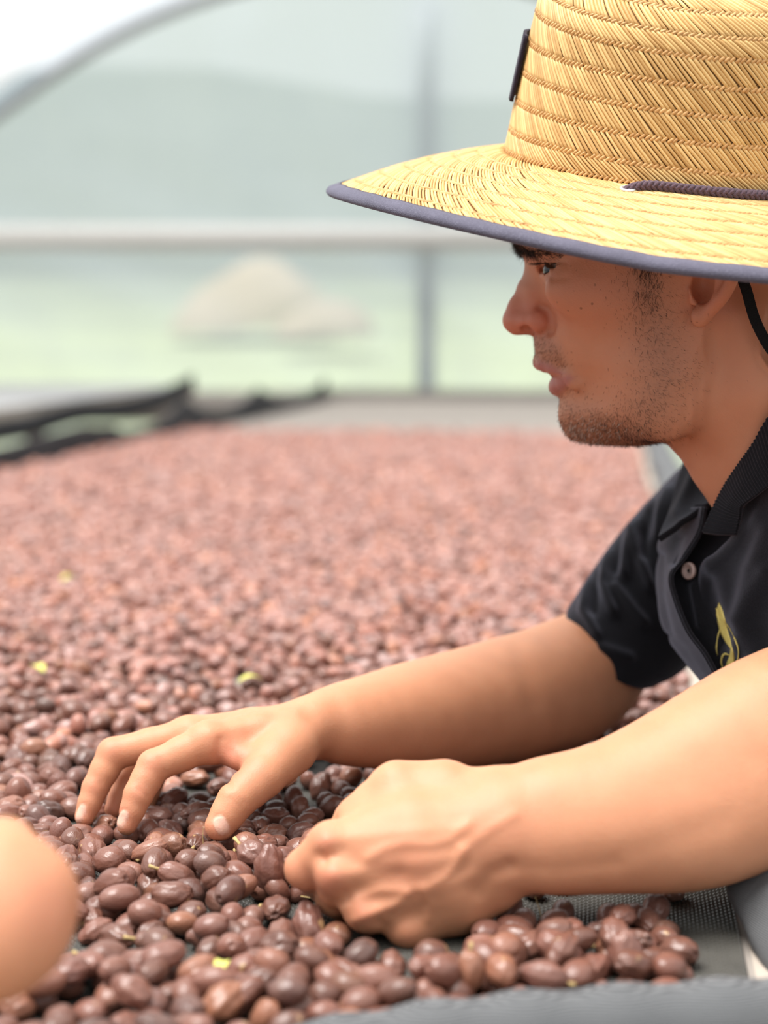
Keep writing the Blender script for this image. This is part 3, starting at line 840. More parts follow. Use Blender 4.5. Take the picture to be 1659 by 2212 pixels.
def build_hair():
    w, f, tone, mark = HEAD
    n = vert_normals(w, f)
    q = w - CAM; d = q @ FWD; px = CX + FPX * (q @ RIGHT) / d; py = CY - FPX * (q @ UP) / d
    area = 1.0
    # beard stubble, denser where the beard tone is stronger; hairs lie back and down along the jaw
    dens = np.clip(tone[:, 1], 0, 1) ** 1.3 * (1 - tone[:, 2]) * np.where((px > 1125) & (py > 560), 1, 0)
    r = np.random.default_rng(11)
    def pick(wt, count):
        wt = wt / wt.sum(); i = r.choice(len(w), count, p=wt)
        t1 = np.cross(n[i], H_Y); t1 /= np.linalg.norm(t1, axis=1, keepdims=True) + 1e-9; t2 = np.cross(n[i], t1)
        return i, w[i] + t1 * r.normal(0, 0.0006, (count, 1)) + t2 * r.normal(0, 0.0006, (count, 1)) - n[i] * 0.0001
    i, root = pick(dens + 0.02 * (tone[:, 1] > 0.15), 9000)
    back = np.clip((px[i] - 1300) / 130, -0.25, 1.1)[:, None]
    dirs = H_X * back + -H_Y * (1.0 - 0.35 * back) + n[i] * 0.55 + r.normal(0, 0.35, (len(i), 3))
    strands('beard_stubble', root, dirs, r.uniform(0.0012, 0.0032, len(i)), r.uniform(0.00005, 0.00009, len(i)), MAT['stubble'], person, n[i], 0.3, 2)
    gz = np.exp(-((px - 1262) / 60) ** 2 - ((py - 932) / 26) ** 2) * (tone[:, 1] > 0.1)
    i, root = pick(gz + 1e-9, 420)
    dirs = -H_Y * 0.8 - H_X * 0.3 + n[i] * 0.6 + r.normal(0, 0.4, (len(i), 3))
    strands('grey_stubble', root, dirs, r.uniform(0.002, 0.0042, len(i)), r.uniform(0.00008, 0.00014, len(i)), MAT['grey_stubble'], person, n[i], 0.3, 3)
    # sideburn
    sb = np.exp(-((px - 1400) / 26) ** 2) * (py > 500) * np.exp(-np.clip(py - 560, 0, 200) / 40.0) * (np.abs(n @ FWD) > 0.2) * ((w - H_O) @ H_Z > 0)
    i, root = pick(sb + 1e-12, 850)
    dirs = -H_Y * 1.0 - H_X * 0.1 + n[i] * 0.25 + r.normal(0, 0.22, (len(i), 3))
    strands('sideburn', root, dirs, r.uniform(0.003, 0.007, len(i)), r.uniform(0.00007, 0.00012, len(i)), MAT['hair'], person, n[i], 0.25, 4)
    # eyebrow: from above the nose back over the eye
    bl = np.array([(1104, 528), (1122, 538), (1142, 544), (1170, 547), (1210, 549)], float)
    eb = np.exp(-(dist_poly(np.stack([px, py], 1), bl) / 7.0) ** 2) * np.exp(-np.clip(px - 1142, 0, 200) / 40.0) * (np.abs((w - H_O) @ H_Z) < 0.06) * (px < 1250)
    i, root = pick(eb + 1e-12, 2600)
    dirs = H_X * 0.55 + H_Y * 0.25 + n[i] * 0.6 + r.normal(0, 0.2, (len(i), 3))
    strands('eyebrow', root, dirs, r.uniform(0.004, 0.008, len(i)), r.uniform(0.00009, 0.00015, len(i)), MAT['hair'], person, n[i], 0.25, 5)
    # lashes along the upper lid
    for sg in (1, -1):
        lid = np.array([hp(*q) * np.array([1, 1, sg]) for q in ((1170, 572, 22), (1165, 570, 28), (1168, 569, 35), (1184, 568, 42), (1204, 568, 46), (1218, 570, 48.5))])
        rt = catmull(lid, 60) + r.normal(0, 0.15, (60, 3))
        c = hp(1213, 583, 33) * np.array([1, 1, sg])
        out = rt - c; out /= np.linalg.norm(out, axis=1, keepdims=True)
        dh = out * 0.75 + np.array([-0.55, -0.42, 0.0]) + r.normal(0, 0.12, (60, 3))
        dw = dh[:, 0:1] * H_X + dh[:, 1:2] * H_Y + dh[:, 2:3] * H_Z
        nw = np.tile(H_Y, (60, 1))
        strands('eyelashes', h2w(rt), dw, r.uniform(0.005, 0.009, 60), 0.00011, MAT['hair'], person, -nw, 0.1, 6)
    # cropped hair on the skull under the hat
    v = []; nu, nv = 22, 40
    for a in np.linspace(0, 1, nu):
        for b in np.linspace(0, 2 * math.pi, nv, endpoint=False):
            z = math.cos(a * 1.50); rr = math.sin(a * 1.50)
            p = hp(1458, 470) + np.array([math.cos(b) * rr * 99, z * 92 - 2, math.sin(b) * rr * 73.5])
            v.append(p)
    v = np.array(v); v += 0.8 * vnoise(v, 0.25, 9)[:, None]
    keep = grid_faces(nu, nv, True)[:, ::-1]
    S = h2w(v)
    mesh_obj('cropped_hair', S, keep, MAT['hair'], person)
build_hair()

# ------------------------------------------------------------------ straw hat
PIT, ROL = math.radians(8.0), math.radians(14.0)
HX_ = math.cos(PIT) * H_X - math.sin(PIT) * H_Y; hy0 = math.sin(PIT) * H_X + math.cos(PIT) * H_Y
HY_ = math.cos(ROL) * hy0 + math.sin(ROL) * H_Z; HZ_ = math.cos(ROL) * H_Z - math.sin(ROL) * hy0
HAT_O = h2w(hp(1437, 366, 0)[None])[0]
A0, B0, CROWN_H, BRIM_W = 104.0, 86.0, 122.0, 112.0
def hat_surface(th, s):
    """th: 0 = front, pi/2 = his left (towards the camera); s: mm, >0 up the crown, <0 out along the brim"""
    th = np.asarray(th, float); s = np.asarray(s, float)
    ct, st = np.cos(th), np.sin(th)
    h = np.clip(s, 0, None); w = np.clip(-s, 0, None)
    # crown
    tap = 1 - 0.085 * h / 92.0
    rnd = np.clip((h - 92) / (CROWN_H + 42 - 92), 0, 1)
    rad = tap * np.sqrt(np.clip(1 - rnd ** 2.2 * 0.99995, 0.00004, 1))
    hh = np.where(h < 92, h, 92 + 33 * np.sin(rnd * math.pi / 2))
    a = -ct * A0 * rad; c = st * B0 * rad
    y = hh - 0.15 * np.clip(h, 0, 110) * np.clip(st, 0, 1) * rad
    # brim: an oval, drooping more towards its rim, waved a little
    fil = 6 * np.exp(-w / 4.0) * (s < 0)
    wid = 1.0 - 0.06 * np.abs(st)
    ax = -ct * (A0 + w * wid); cz = st * (B0 + w * wid)
    droop = -(0.16 * w + 0.0016 * w * w) * (1 + 0.10 * np.cos(2 * th) - 0.24 * st - 0.17 * np.clip(np.sin(2 * th), 0, 1) * (st > 0))
    yb = droop + 1.6 * np.sin(3 * th + 0.6) * w / BRIM_W
    m = s >= 0
    out = np.stack([np.where(m, a, ax), np.where(m, y, yb), np.where(m, c, cz)], -1)
    return out
def hat_w(v): v = np.asarray(v) / 1000; return HAT_O + v[..., 0:1] * HX_ + v[..., 1:2] * HY_ + v[..., 2:3] * HZ_
def hat_frame(th, s):
    e = 1e-3; p = hat_surface(th, s)
    s2 = np.where(s >= 0, s + 0.3, s - 0.3); sg = np.where(s >= 0, 1.0, -1.0)
    tt = hat_surface(th + e, s) - p; ts = (hat_surface(th, s2) - p) * sg[..., None]
    tt /= np.linalg.norm(tt, axis=-1, keepdims=True) + 1e-12; ts /= np.linalg.norm(ts, axis=-1, keepdims=True) + 1e-12
    n = np.cross(tt, ts); n /= np.linalg.norm(n, axis=-1, keepdims=True) + 1e-12
    return p, n

def straw_strips(th0, s0, th1, s1, width, rise, lift=0.0, nseg=5, dip=0.8, jit=0.0, r=None):
    """a row of half-round strips from (th0, s0) to (th1, s1) on the hat surface -> verts, quads, tint"""
    n = len(th0); t = np.linspace(0, 1, nseg + 1)
    TH = th0[:, None] + (th1 - th0)[:, None] * t; SS = s0[:, None] + (s1 - s0)[:, None] * t
    p, nn = hat_frame(TH, SS)
    tan = np.gradient(p, axis=1); tan /= np.linalg.norm(tan, axis=-1, keepdims=True) + 1e-9
    side = np.cross(nn, tan); side /= np.linalg.norm(side, axis=-1, keepdims=True) + 1e-9
    prof = lift + rise * 0 - dip * (np.abs(2 * t - 1) ** 6)
    c = p + nn * (prof[None, :, None] + (0 if r is None else r.normal(0, jit, (n, 1, 1))))
    W = (width if np.ndim(width) else np.full(n, width))[:, None, None]
    if r is not None: W = W * r.uniform(0.9, 1.06, (n, 1, 1))
    V = np.stack([c - side * W * 0.5, c - side * W * 0.27 + nn * rise * 0.85, c + side * W * 0.27 + nn * rise * 0.85, c + side * W * 0.5], 2)
    V = V.reshape(n, -1, 3)
    f = []
    for i in range(nseg):
        for k in range(3): f.append((i*4+k, i*4+k+1, (i+1)*4+k+1, (i+1)*4+k))
    f += [(3, 2, 1, 0), (nseg*4, nseg*4+1, nseg*4+2, nseg*4+3)]
    F = (np.array(f)[None] + (np.arange(n) * V.shape[1])[:, None, None]).reshape(-1, 4)
    rr = r if r is not None else rng
    T = np.repeat(rr.uniform(0, 1, n), V.shape[1])
    return V.reshape(-1, 3), F, np.stack([T, T, T], 1)

def build_hat():
    hat = empty('straw_hat', HAT_O)
    tag(hat, 'wide-brimmed woven straw hat with dark cloth edge worn by the man', 'hat')
    r = np.random.default_rng(21)
    # backing shell of crown and brim
    th = np.linspace(0, 2 * math.pi, 160, endpoint=False)
    s = np.concatenate([np.linspace(CROWN_H + 42, 0, 40), np.linspace(-0.5, -BRIM_W, 30)])
    TH, SS = np.meshgrid(th, s); p, n = hat_frame(TH, SS)
    top = (p - n * 0.9).reshape(-1, 3); bot = (p - n * 3.0).reshape(-1, 3)
    f = grid_faces(len(s), len(th), True); m = len(top)
    k = len(s) - 1
    rim = np.array([[k*160+j, k*160+(j+1) % 160, m+k*160+(j+1) % 160, m+k*160+j] for j in range(160)])
    adopt(mesh_obj('lining_shell', hat_w(np.vstack([top, bot])), np.vstack([f, f[:, ::-1] + m, rim]), MAT['straw_base']), hat)
    # courses: each ring of slanted straws is one part, with the stitched ridge above it as another
    def ring(s_top, s_bot, circ, slant, name, wscale=1.0, zone='crown'):
        sp = 3.0 * wscale; cnt = int(circ / sp)
        t0 = np.linspace(0, 2 * math.pi, cnt, endpoint=False) + r.uniform(0, 6.28)
        dth = slant / (circ / (2 * math.pi))
        t0 = t0 + r.normal(0, 0.0018, cnt)
        V, F, T = straw_strips(t0, np.full(cnt, s_top), t0 + dth + r.normal(0, 0.004, cnt), np.full(cnt, s_bot), sp * 0.93 * math.cos(math.atan2(slant, abs(s_top - s_bot))), 1.15, 0.0, 5, 0.5, 0.10, r)
        o = mesh_obj(name, hat_w(V), F, MAT['straw'], attrs={'tint': T}); o['kind'] = 'stuff'
        adopt(o, hat)
        # stitched ridge at the lower end, slanting the other way
        sgn = 1 if zone == 'crown' else 1
        h0 = 2.7 if zone == 'crown' else 2.1
        t1 = np.linspace(0, 2 * math.pi, cnt, endpoint=False) + r.normal(0, 0.003, cnt)
        V, F, T = straw_strips(t1 + dth * 0.16, np.full(cnt, s_bot + h0 * 0.75), t1 - dth * 0.06, np.full(cnt, s_bot - h0 * 0.75), 2.0 if zone == 'crown' else 1.5, 0.95, 0.25, 4, 0.9, 0.10, r)
        o = mesh_obj('stitch_ridge', hat_w(V), F, MAT['stitch'], attrs={'tint': T}); o['kind'] = 'stuff'
        adopt(o, hat)
    H = 18.8
    for i in range(9):
        st, sb = (i + 1) * H - 5.0 + 1.0, max(i * H - 5.0, 0.6) + 1.0
        st = min(st, CROWN_H + 40)
        mid = (st + sb) / 2; rad = np.linalg.norm(hat_surface(np.array([0.8]), np.array([mid]))[0][[0, 2]])
        ring(st, sb, 2 * math.pi * max(rad, 25), 15.5, 'straw_course')
    # closed tip of the crown: a small coiled disc
    V = []; nu, nv = 10, 48
    for i in range(nu):
        for j in range(nv):
            q = 27.0 * (1 - i / (nu - 1)) + 0.01; a = j * 2 * math.pi / nv
            rn = (1 - (q / 81.0) ** 2) ** (1 / 2.2)
            V.append((-math.cos(a) * q * 1.08, 93.2 + 33 * math.sin(rn * math.pi / 2) - 16.5 * max(0.0, math.sin(a)) * q / 95.0, math.sin(a) * q * 0.93))
    adopt(mesh_obj('crown_tip', hat_w(np.array(V)), grid_faces(nu, nv, True), MAT['stitch'], attrs={'tint': np.full((nu * nv, 3), 0.8)}), hat)
    nb = 7; bw = (BRIM_W - 3) / nb
    for i in range(nb):
        st, sb = -0.8 - i * bw, -0.8 - (i + 1) * bw
        mid = -(st + sb) / 2
        ring(st, sb, 2 * math.pi * (95 + mid), 22.0, 'brim_course', 1.04, 'brim')
    # cloth binding of the rim
    th = np.linspace(0, 2 * math.pi, 240, endpoint=False)
    p, n = hat_frame(th, np.full(240, -BRIM_W)); p2, _ = hat_frame(th, np.full(240, -BRIM_W + 8.0))
    out = p - p2; out /= np.linalg.norm(out, axis=1, keepdims=True)
    prof = [(-9.6, 1.7), (-6, 2.4), (-1, 2.5), (1.3, 1.3), (2.0, -0.4), (1.4, -2.4), (-1, -3.6), (-5, -4.0), (-8.0, -3.8), (-8.2, -3.0), (-4, -2.6), (-0.5, -1.2), (-4, 0.6)]
    V = np.stack([p + out * (a + 0.35 * np.sin(th * 41)[:, None] * (1 if k < 2 else 0)) + n * b for k, (a, b) in enumerate(prof)], 1).reshape(-1, 3)
    k = len(prof)
    F = np.array([[i*k+j, i*k+(j+1) % k, ((i+1) % 240)*k+(j+1) % k, ((i+1) % 240)*k+j] for i in range(240) for j in range(k)])
    adopt(mesh_obj('brim_binding', hat_w(V), F, MAT['binding']), hat)['label'] = 'dark blue-grey cloth binding'
    # front patch
    t = np.linspace(-0.20, 0.20, 12); ss = np.linspace(33, 75, 14)
    TT, S2 = np.meshgrid(t, ss); p, n = hat_frame(TT, S2)
    p = hat_w(p + n * 2.9)
    adopt(sheet('front_patch', p, 0.0022, MAT['patch']), hat)['label'] = 'black cloth patch'
    # cord: plaited strands lying along the foot of the crown
    pts = [(-96, 4), (0, 0)]
    eye_th = 1.40
    ctrl = [(eye_th - 0.055, -14, -4.0), (eye_th, -12, 1.5), (eye_th + 0.09, -7.5, 3.4), (eye_th + 0.25, -5, 3.4), (eye_th + 0.6, -4.6, 3.4), (eye_th + 1.0, -4.4, 3.4), (eye_th + 1.5, -4.4, 3.4), (eye_th + 2.1, -4.4, 3.4)]
    c = catmull(ctrl, 150); p, n = hat_frame(c[:, 0], c[:, 1]); cl = p + n * c[:, 2:3]
    L = np.concatenate([[0], np.cumsum(np.linalg.norm(np.diff(cl, axis=0), axis=1))])
    NS = 700; l = np.linspace(0, L[-1], NS); cl = np.stack([np.interp(l, L, cl[:, q]) for q in range(3)], 1)
    tg = np.gradient(cl, axis=0); tg /= np.linalg.norm(tg, axis=1, keepdims=True)
    u = np.cross(tg, [0, 1.0, 0]); u /= np.linalg.norm(u, axis=1, keepdims=True); w = np.cross(tg, u)
    mb = MB()
    for dirn in (1, -1):
        for q in range(4):
            ph = dirn * l / 14.0 * 2 * math.pi + q * math.pi / 2 + (0.4 if dirn < 0 else 0)
            rr = 1.75 + 0.45 * np.sin(2 * ph * 1.0 + (0 if dirn > 0 else math.pi))
            mb.tube(hat_w(cl + u * (np.cos(ph) * rr)[:, None] + w * (np.sin(ph) * rr)[:, None]), 0.00118, 6)
    o = adopt(mb.build('chin_cord', MAT['cord']), hat); o['label'] = 'plaited dark plum cord'
    # eyelet
    p, n = hat_frame(np.array([eye_th - 0.018]), np.array([-13.2])); a = np.linspace(0, 2 * math.pi, 33)
    e1 = np.cross(n[0], [0, 1, 0]); e1 /= np.linalg.norm(e1); e2 = np.cross(n[0], e1)
    mb = MB(); mb.tube(hat_w(p[0] + n[0] * 1.0 + np.outer(np.cos(a), e1) * 4.0 + np.outer(np.sin(a), e2) * 4.0), 0.0010, 8, cap=False)
    adopt(mb.build('eyelet', MAT['eyelet']), hat)['label'] = 'pale metal eyelet'
    # strap under the brim, behind the ear
    cw = [hp(1596, 585, 74), hp(1612, 628, 73), hp(1630, 690, 70), hp(1660, 748, 66), hp(1700, 800, 60), hp(1725, 860, 50)]
    cw = catmull(cw, 30); tg = np.gradient(cw, axis=0); tg /= np.linalg.norm(tg, axis=1, keepdims=True)
    acr = np.cross(tg, [0.2, 0, 1.0]); acr /= np.linalg.norm(acr, axis=1, keepdims=True)
    S = np.stack([h2w(cw + acr * q) for q in (-3.2, -1.1, 1.1, 3.2)], 1)
    adopt(sheet('chin_strap', S, 0.0014, MAT['strap']), hat)['label'] = 'black webbing strap'
    return hat
hat = build_hat()

# ------------------------------------------------------------------ polo shirt
def fold(S, lines, amp, sig, shape=1.0):
    """push a surface grid out along given pixel-traced fold lines (cloth ridges with their own depth)"""
    N = grid_normals(S); flat = S.reshape(-1, 3); dsp = np.zeros(len(flat))
    if np.mean(N.reshape(-1, 3) @ FWD) > 0: N = -N
    for ln, a in zip(lines, amp): dsp += a * gauss(dist_px(flat, ln), sig)
    return S + N * dsp.reshape(S.shape[:2] + (1,))

def project_many(p):
    q = p - CAM; d = q @ FWD
    return CX + FPX * (q @ RIGHT) / d, CY - FPX * (q @ UP) / d, d

def PX(rows):
    return np.array([[P(*q) for q in r] for r in rows])

def dB(px, py): return 1.135 - 0.00043 * (px - 1510) + 0.00004 * (py - 1200)

def outward(S):
    N = grid_normals(S)
    return S if np.mean(N.reshape(-1, 3) @ FWD) < 0 else S[:, ::-1]

def build_shirt():
    # near chest panel
    rows = []
    left = [(1640, 1000), (1606, 1090), (1590, 1150), (1551, 1201), (1517, 1226), (1506, 1268), (1504, 1320), (1516, 1385), (1540, 1450), (1578, 1532), (1620, 1625)]
    for x, y in left:
        rows.append([(x + 16, y, dB(x, y) + .03), (x, y, dB(x, y))] + [(x + k, y + 6, dB(x + k, y) - .004 * math.sin(k / 70)) for k in (30, 70, 130, 210, 320, 420)])
    S = grid_patch(PX(rows), 120, 110)
    S = fold(S, [[(1659, 1150), (1625, 1230), (1600, 1330)], [(1659, 1235), (1632, 1290), (1608, 1350), (1600, 1400)], [(1535, 1215), (1590, 1180), (1640, 1120)],
                 [(1545, 1240), (1575, 1330)], [(1625, 1360), (1640, 1440)], [(1540, 1260), (1560, 1380)]], [.004, .005, .003, .0025, .004, -.0025], 15)
    S = outward(S)
    CHEST = S
    shirt = sheet('polo_shirt', S, 0.0022, MAT['polo'], person)
    shirt['label'] = 'black knitted polo shirt'
    def compact(v, f):
        u, inv = np.unique(f, return_inverse=True); return v[u], inv.reshape(f.shape)
    mesh_obj('shirt_body', *compact(CLOTHES[0], CLOTHES[1]), MAT['polo'], shirt)
    mesh_obj('trousers', *compact(CLOTHES[0], CLOTHES[2]), MAT['trousers'], person)
    # far chest panel up to the placket edge
    A = [[(1498, 1128, 1.25), (1474, 1118, 1.20), (1498, 1100, 1.165), (1524, 1096, 1.14)],
         [(1450, 1165, 1.26), (1432, 1165, 1.205), (1474, 1158, 1.165), (1513, 1150, 1.135)],
         [(1440, 1215, 1.26), (1419, 1215, 1.21), (1450, 1208, 1.165), (1480, 1204, 1.135)],
         [(1440, 1260, 1.26), (1417, 1258, 1.21), (1434, 1248, 1.165), (1452, 1242, 1.13)],
         [(1442, 1305, 1.25), (1420, 1302, 1.20), (1438, 1296, 1.16), (1460, 1290, 1.13)],
         [(1456, 1365, 1.24), (1433, 1360, 1.19), (1458, 1360, 1.15), (1488, 1360, 1.122)],
         [(1484, 1405, 1.22), (1462, 1398, 1.175), (1492, 1404, 1.14), (1525, 1412, 1.116)],
         [(1524, 1452, 1.20), (1502, 1448, 1.16), (1530, 1462, 1.13), (1562, 1478, 1.110)],
         [(1584, 1525, 1.18), (1562, 1520, 1.14), (1588, 1534, 1.12), (1612, 1550, 1.100)]]
    S = outward(fold(grid_patch(PX(A), 110, 60), [[(1428, 1200), (1427, 1290), (1445, 1370)], [(1470, 1165), (1455, 1215)]], [.004, .003], 9))
    sheet('chest_panel', S, 0.0022, MAT['polo'], shirt)
    e = catmull([P(*q) for q in ((1524, 1096, 1.138), (1513, 1150, 1.133), (1480, 1204, 1.133), (1452, 1242, 1.128), (1460, 1290, 1.128), (1488, 1360, 1.120), (1525, 1412, 1.114), (1562, 1478, 1.108), (1612, 1550, 1.098))], 80)
    mb = MB(); mb.tube(e, 0.0013, 8); mb.build('placket_edge', MAT['polo'], shirt)
    # under side of the placket with its button
    U = [[(1500, 1090, 1.160), (1550, 1088, 1.152), (1606, 1085, 1.140)], [(1484, 1160, 1.158), (1540, 1160, 1.150), (1600, 1160, 1.130)],
         [(1456, 1212, 1.155), (1510, 1212, 1.146), (1565, 1210, 1.130)], [(1446, 1250, 1.148), (1490, 1252, 1.142), (1535, 1258, 1.130)],
         [(1452, 1300, 1.145), (1500, 1304, 1.138), (1540, 1312, 1.128)], [(1478, 1360, 1.140), (1520, 1366, 1.132), (1556, 1374, 1.122)],
         [(1516, 1414, 1.132), (1550, 1422, 1.124), (1586, 1434, 1.114)], [(1556, 1482, 1.122), (1590, 1492, 1.114), (1620, 1504, 1.104)]]
    S = outward(fold(grid_patch(PX(U), 70, 40), [[(1500, 1270), (1515, 1350)]], [.003], 8))
    sheet('placket', S, 0.002, MAT['polo'], shirt)
    # button: dished disc with a raised rim and a stitched hole
    c = P(1489, 1233, 1.136); ax = np.array([-0.80, -0.58, 0.12]); ax /= np.linalg.norm(ax)
    e1 = np.cross(ax, [0, 0, 1.0]); e1 /= np.linalg.norm(e1); e2 = np.cross(e1, ax)
    prof = [(0.0, -.0006), (0.0012, -.0006), (.0013, .0010), (.0034, .0008), (.0040, .0018), (.0052, .0020), (.0058, .0012), (.0058, -.0006), (.004, -.0012)]
    n = 28; V = [c + ax * h + r * (math.cos(k * 2 * math.pi / n) * e1 + math.sin(k * 2 * math.pi / n) * e2) for r, h in prof for k in range(n)]
    mesh_obj('button', np.array(V), grid_faces(len(prof), n, True), MAT['button'], shirt)['label'] = 'small pinkish shell button'
    mb = MB(); mb.tube([c - e1 * .0009 + ax * .0006, c + ax * .0013, c + e1 * .0009 + ax * .0006], .0006, 6); mb.tube([c - e2 * .0009 + ax * .0006, c + ax * .0013, c + e2 * .0009 + ax * .0006], .0006, 6)
    mb.build('button_thread', MAT['strap'], shirt)
    # near collar leaf, ribbed
    C = [[(1715, 830, 1.043), (1735, 905, 1.033), (1765, 985, 1.028)], [(1659, 899, 1.050), (1676, 960, 1.038), (1700, 1015, 1.034)],
         [(1623, 960, 1.060), (1640, 1006, 1.048), (1662, 1046, 1.042)], [(1594, 1001, 1.072), (1609, 1040, 1.060), (1628, 1072, 1.054)],
         [(1565, 1044, 1.088), (1580, 1072, 1.076), (1600, 1093, 1.068)], [(1541, 1090, 1.098), (1567, 1104, 1.087), (1596, 1114, 1.078)],
         [(1516, 1147, 1.104), (1551, 1152, 1.094), (1588, 1154, 1.086)]]
    S = outward(grid_patch(PX(C), 160, 40))
    N = grid_normals(S); k = np.arange(160)[:, None]
    S = S + N * (0.00045 * np.sin(np.linspace(0, 1, 160) * 2 * math.pi * 40))[:, None, None]
    sheet('collar', S, 0.003, MAT['polo_rib'], shirt)['label'] = 'ribbed black collar'
    # far collar leaf and its folded stand
    C = [[(1535, 965, 1.215), (1500, 978, 1.222), (1474, 1002, 1.226)], [(1548, 1004, 1.200), (1508, 1020, 1.205), (1460, 1046, 1.206)],
         [(1566, 1046, 1.178), (1512, 1066, 1.182), (1447, 1098, 1.182)], [(1548, 1074, 1.160), (1490, 1104, 1.160), (1430, 1138, 1.158)],
         [(1514, 1093, 1.146), (1468, 1128, 1.142), (1421, 1160, 1.138)]]
    S = outward(fold(grid_patch(PX(C), 60, 50), [[(1512, 1002), (1486, 1060), (1462, 1112)]], [.004], 9))
    sheet('collar', S, 0.004, MAT['polo_rib'], shirt)
    C = [[(1545, 955, 1.19), (1560, 985, 1.17), (1590, 1020, 1.15)], [(1535, 1010, 1.205), (1555, 1030, 1.18), (1580, 1050, 1.15)], [(1510, 1085, 1.19), (1535, 1090, 1.165), (1560, 1095, 1.14)]]
    sheet('collar_stand', outward(grid_patch(PX(C), 24, 24)), 0.003, MAT['polo_rib'], shirt)
    # far sleeve: rings between an upper and a lower outline
    T = np.array([(1227, 1312), (1258, 1262), (1305, 1196), (1352, 1136), (1400, 1084), (1448, 1034), (1494, 990)], float)
    B = np.array([(1428, 1467), (1478, 1442), (1528, 1392), (1562, 1340), (1595, 1290), (1625, 1240), (1655, 1190)], float)
    D = np.array([1.296, 1.302, 1.312, 1.320, 1.328, 1.332, 1.334])
    nt = 80; tt = np.linspace(0, 1, nt); T = catmull(T, nt); B = catmull(B, nt); D = catmull(D[:, None], nt)[:, 0]
    na = 120; ang = np.linspace(0, 2 * math.pi, na, endpoint=False); S = np.zeros((nt, na, 3))
    for i in range(nt):
        t3, b3 = P(*T[i], D[i]), P(*B[i], D[i]); c = (t3 + b3) / 2; u = (t3 - b3) / 2
        axis = np.cross(u, FWD); axis /= np.linalg.norm(axis)
        if axis @ RIGHT > 0: axis = -axis
        r2 = 0.050 + 0.008 * i / nt
        v = (-FWD * 0.90 + axis * 0.44) * r2
        S[i] = c + np.cos(ang)[:, None] * u + np.sin(ang)[:, None] * v
    Sx = np.concatenate([S, S[:, :1]], 1)
    N = grid_normals(Sx)[:, :-1]
    ctr = S.mean(1, keepdims=True)
    if np.mean(np.sum(N * (S - ctr), -1)) < 0: N = -N
    ridges = [([(1375, 1090), (1356, 1165), (1348, 1240)], .0035), ([(1312, 1195), (1301, 1262), (1322, 1322)], .0035), ([(1410, 1085), (1372, 1150), (1376, 1190), (1402, 1265)], .004),
              ([(1268, 1255), (1262, 1322), (1288, 1372)], .003), ([(1331, 1270), (1370, 1322), (1390, 1345)], .0025), ([(1440, 1060), (1428, 1120), (1422, 1160)], .004),
              ([(1340, 1150), (1328, 1230)], -.0025), ([(1390, 1120), (1388, 1200)], -.003), ([(1290, 1240), (1284, 1320)], -.002), ([(1300, 1400), (1360, 1420)], .002)]
    flat = S.reshape(-1, 3); dsp = np.zeros(len(flat)); fr = np.clip(-(N.reshape(-1, 3) @ FWD) * 1.8 - 0.15, 0, 1)
    for ln, a in ridges: dsp += 1.9 * a * gauss(dist_px(flat, ln), 8.5) * fr
    dsp += 0.0012 * vnoise(flat, 22, 8)
    S = S + N * dsp.reshape(nt, na, 1)
    inner = S - N * 0.0025
    V = np.vstack([S.reshape(-1, 3), inner.reshape(-1, 3)]); f = grid_faces(nt, na, True); m = nt * na
    rim = np.array([[j, (j + 1) % na, m + (j + 1) % na, m + j] for j in range(na)])
    mesh_obj('sleeve', V, np.vstack([f[:, ::-1], f + m, rim]), MAT['polo'], shirt)
    # gold emblem: stitched blades and lines lying on the cloth
    pj = np.stack(project_many(CHEST.reshape(-1, 3)), 1)
    def chest_depth(x, y):
        q = (pj[:, 0] - x) ** 2 + (pj[:, 1] - y) ** 2; k = np.argsort(q)[:12]
        A = np.stack([pj[k, 0] - x, pj[k, 1] - y, np.ones(12)], 1)
        return np.linalg.lstsq(A, pj[k, 2], rcond=None)[0][2]
    def add_ribbon(cl, wd):
        cl = catmull(np.asarray(cl, float), 28); w = np.interp(np.linspace(0, 1, 28), np.linspace(0, 1, len(wd)), wd)
        t = np.gradient(cl, axis=0); t /= np.linalg.norm(t, axis=1, keepdims=True); nr = np.stack([-t[:, 1], t[:, 0]], 1)
        S = np.zeros((28, 5, 3))
        for i in range(28):
            for k, q in enumerate((-1, -.5, 0, .5, 1)):
                x, y = cl[i] + nr[i] * w[i] * q
                S[i, k] = P(x, y, chest_depth(x, y) - 0.0014 - 0.0007 * (1 - q * q))
        return S
    z = lambda pts: [(1400 + x / 6.405, 1200 + y / 6.405) for x, y in pts]
    shapes = [(z([(978, 655), (985, 760), (1010, 900), (1050, 1060), (1110, 1200), (1150, 1290)]), [0.3, 6, 8.5, 8, 5.5, 1.5]),
              (z([(945, 730), (960, 830), (990, 960)]), [0.5, 3, 1]),
              (z([(1150, 1260), (1155, 1380), (1135, 1500), (1120, 1600), (1105, 1720)]), [1.5, 4.5, 8.5, 9, 4]),
              (z([(995, 1020), (965, 1120), (945, 1250), (950, 1400)]), [1.6, 1.8, 1.8, 1.2]),
              (z([(1120, 1380), (1060, 1362), (1020, 1410), (1010, 1500), (1030, 1610), (1080, 1720)]), [1.2, 2.6, 2.2, 2, 1.8, 1.4]),
              (z([(1060, 920), (1130, 1020), (1195, 1150), (1245, 1300), (1245, 1420), (1215, 1535)]), [0.5, 0.7, 0.8, 1.2, 1.6, 2.4]),
              (z([(1215, 1535), (1190, 1490)]), [2.0, 1.0])]
    for cl, wd in shapes:
        o = sheet('emblem_stitching', outward(add_ribbon(cl, wd)), 0.0007, MAT['gold'], shirt); o['label'] = 'gold embroidered stroke'
build_shirt()

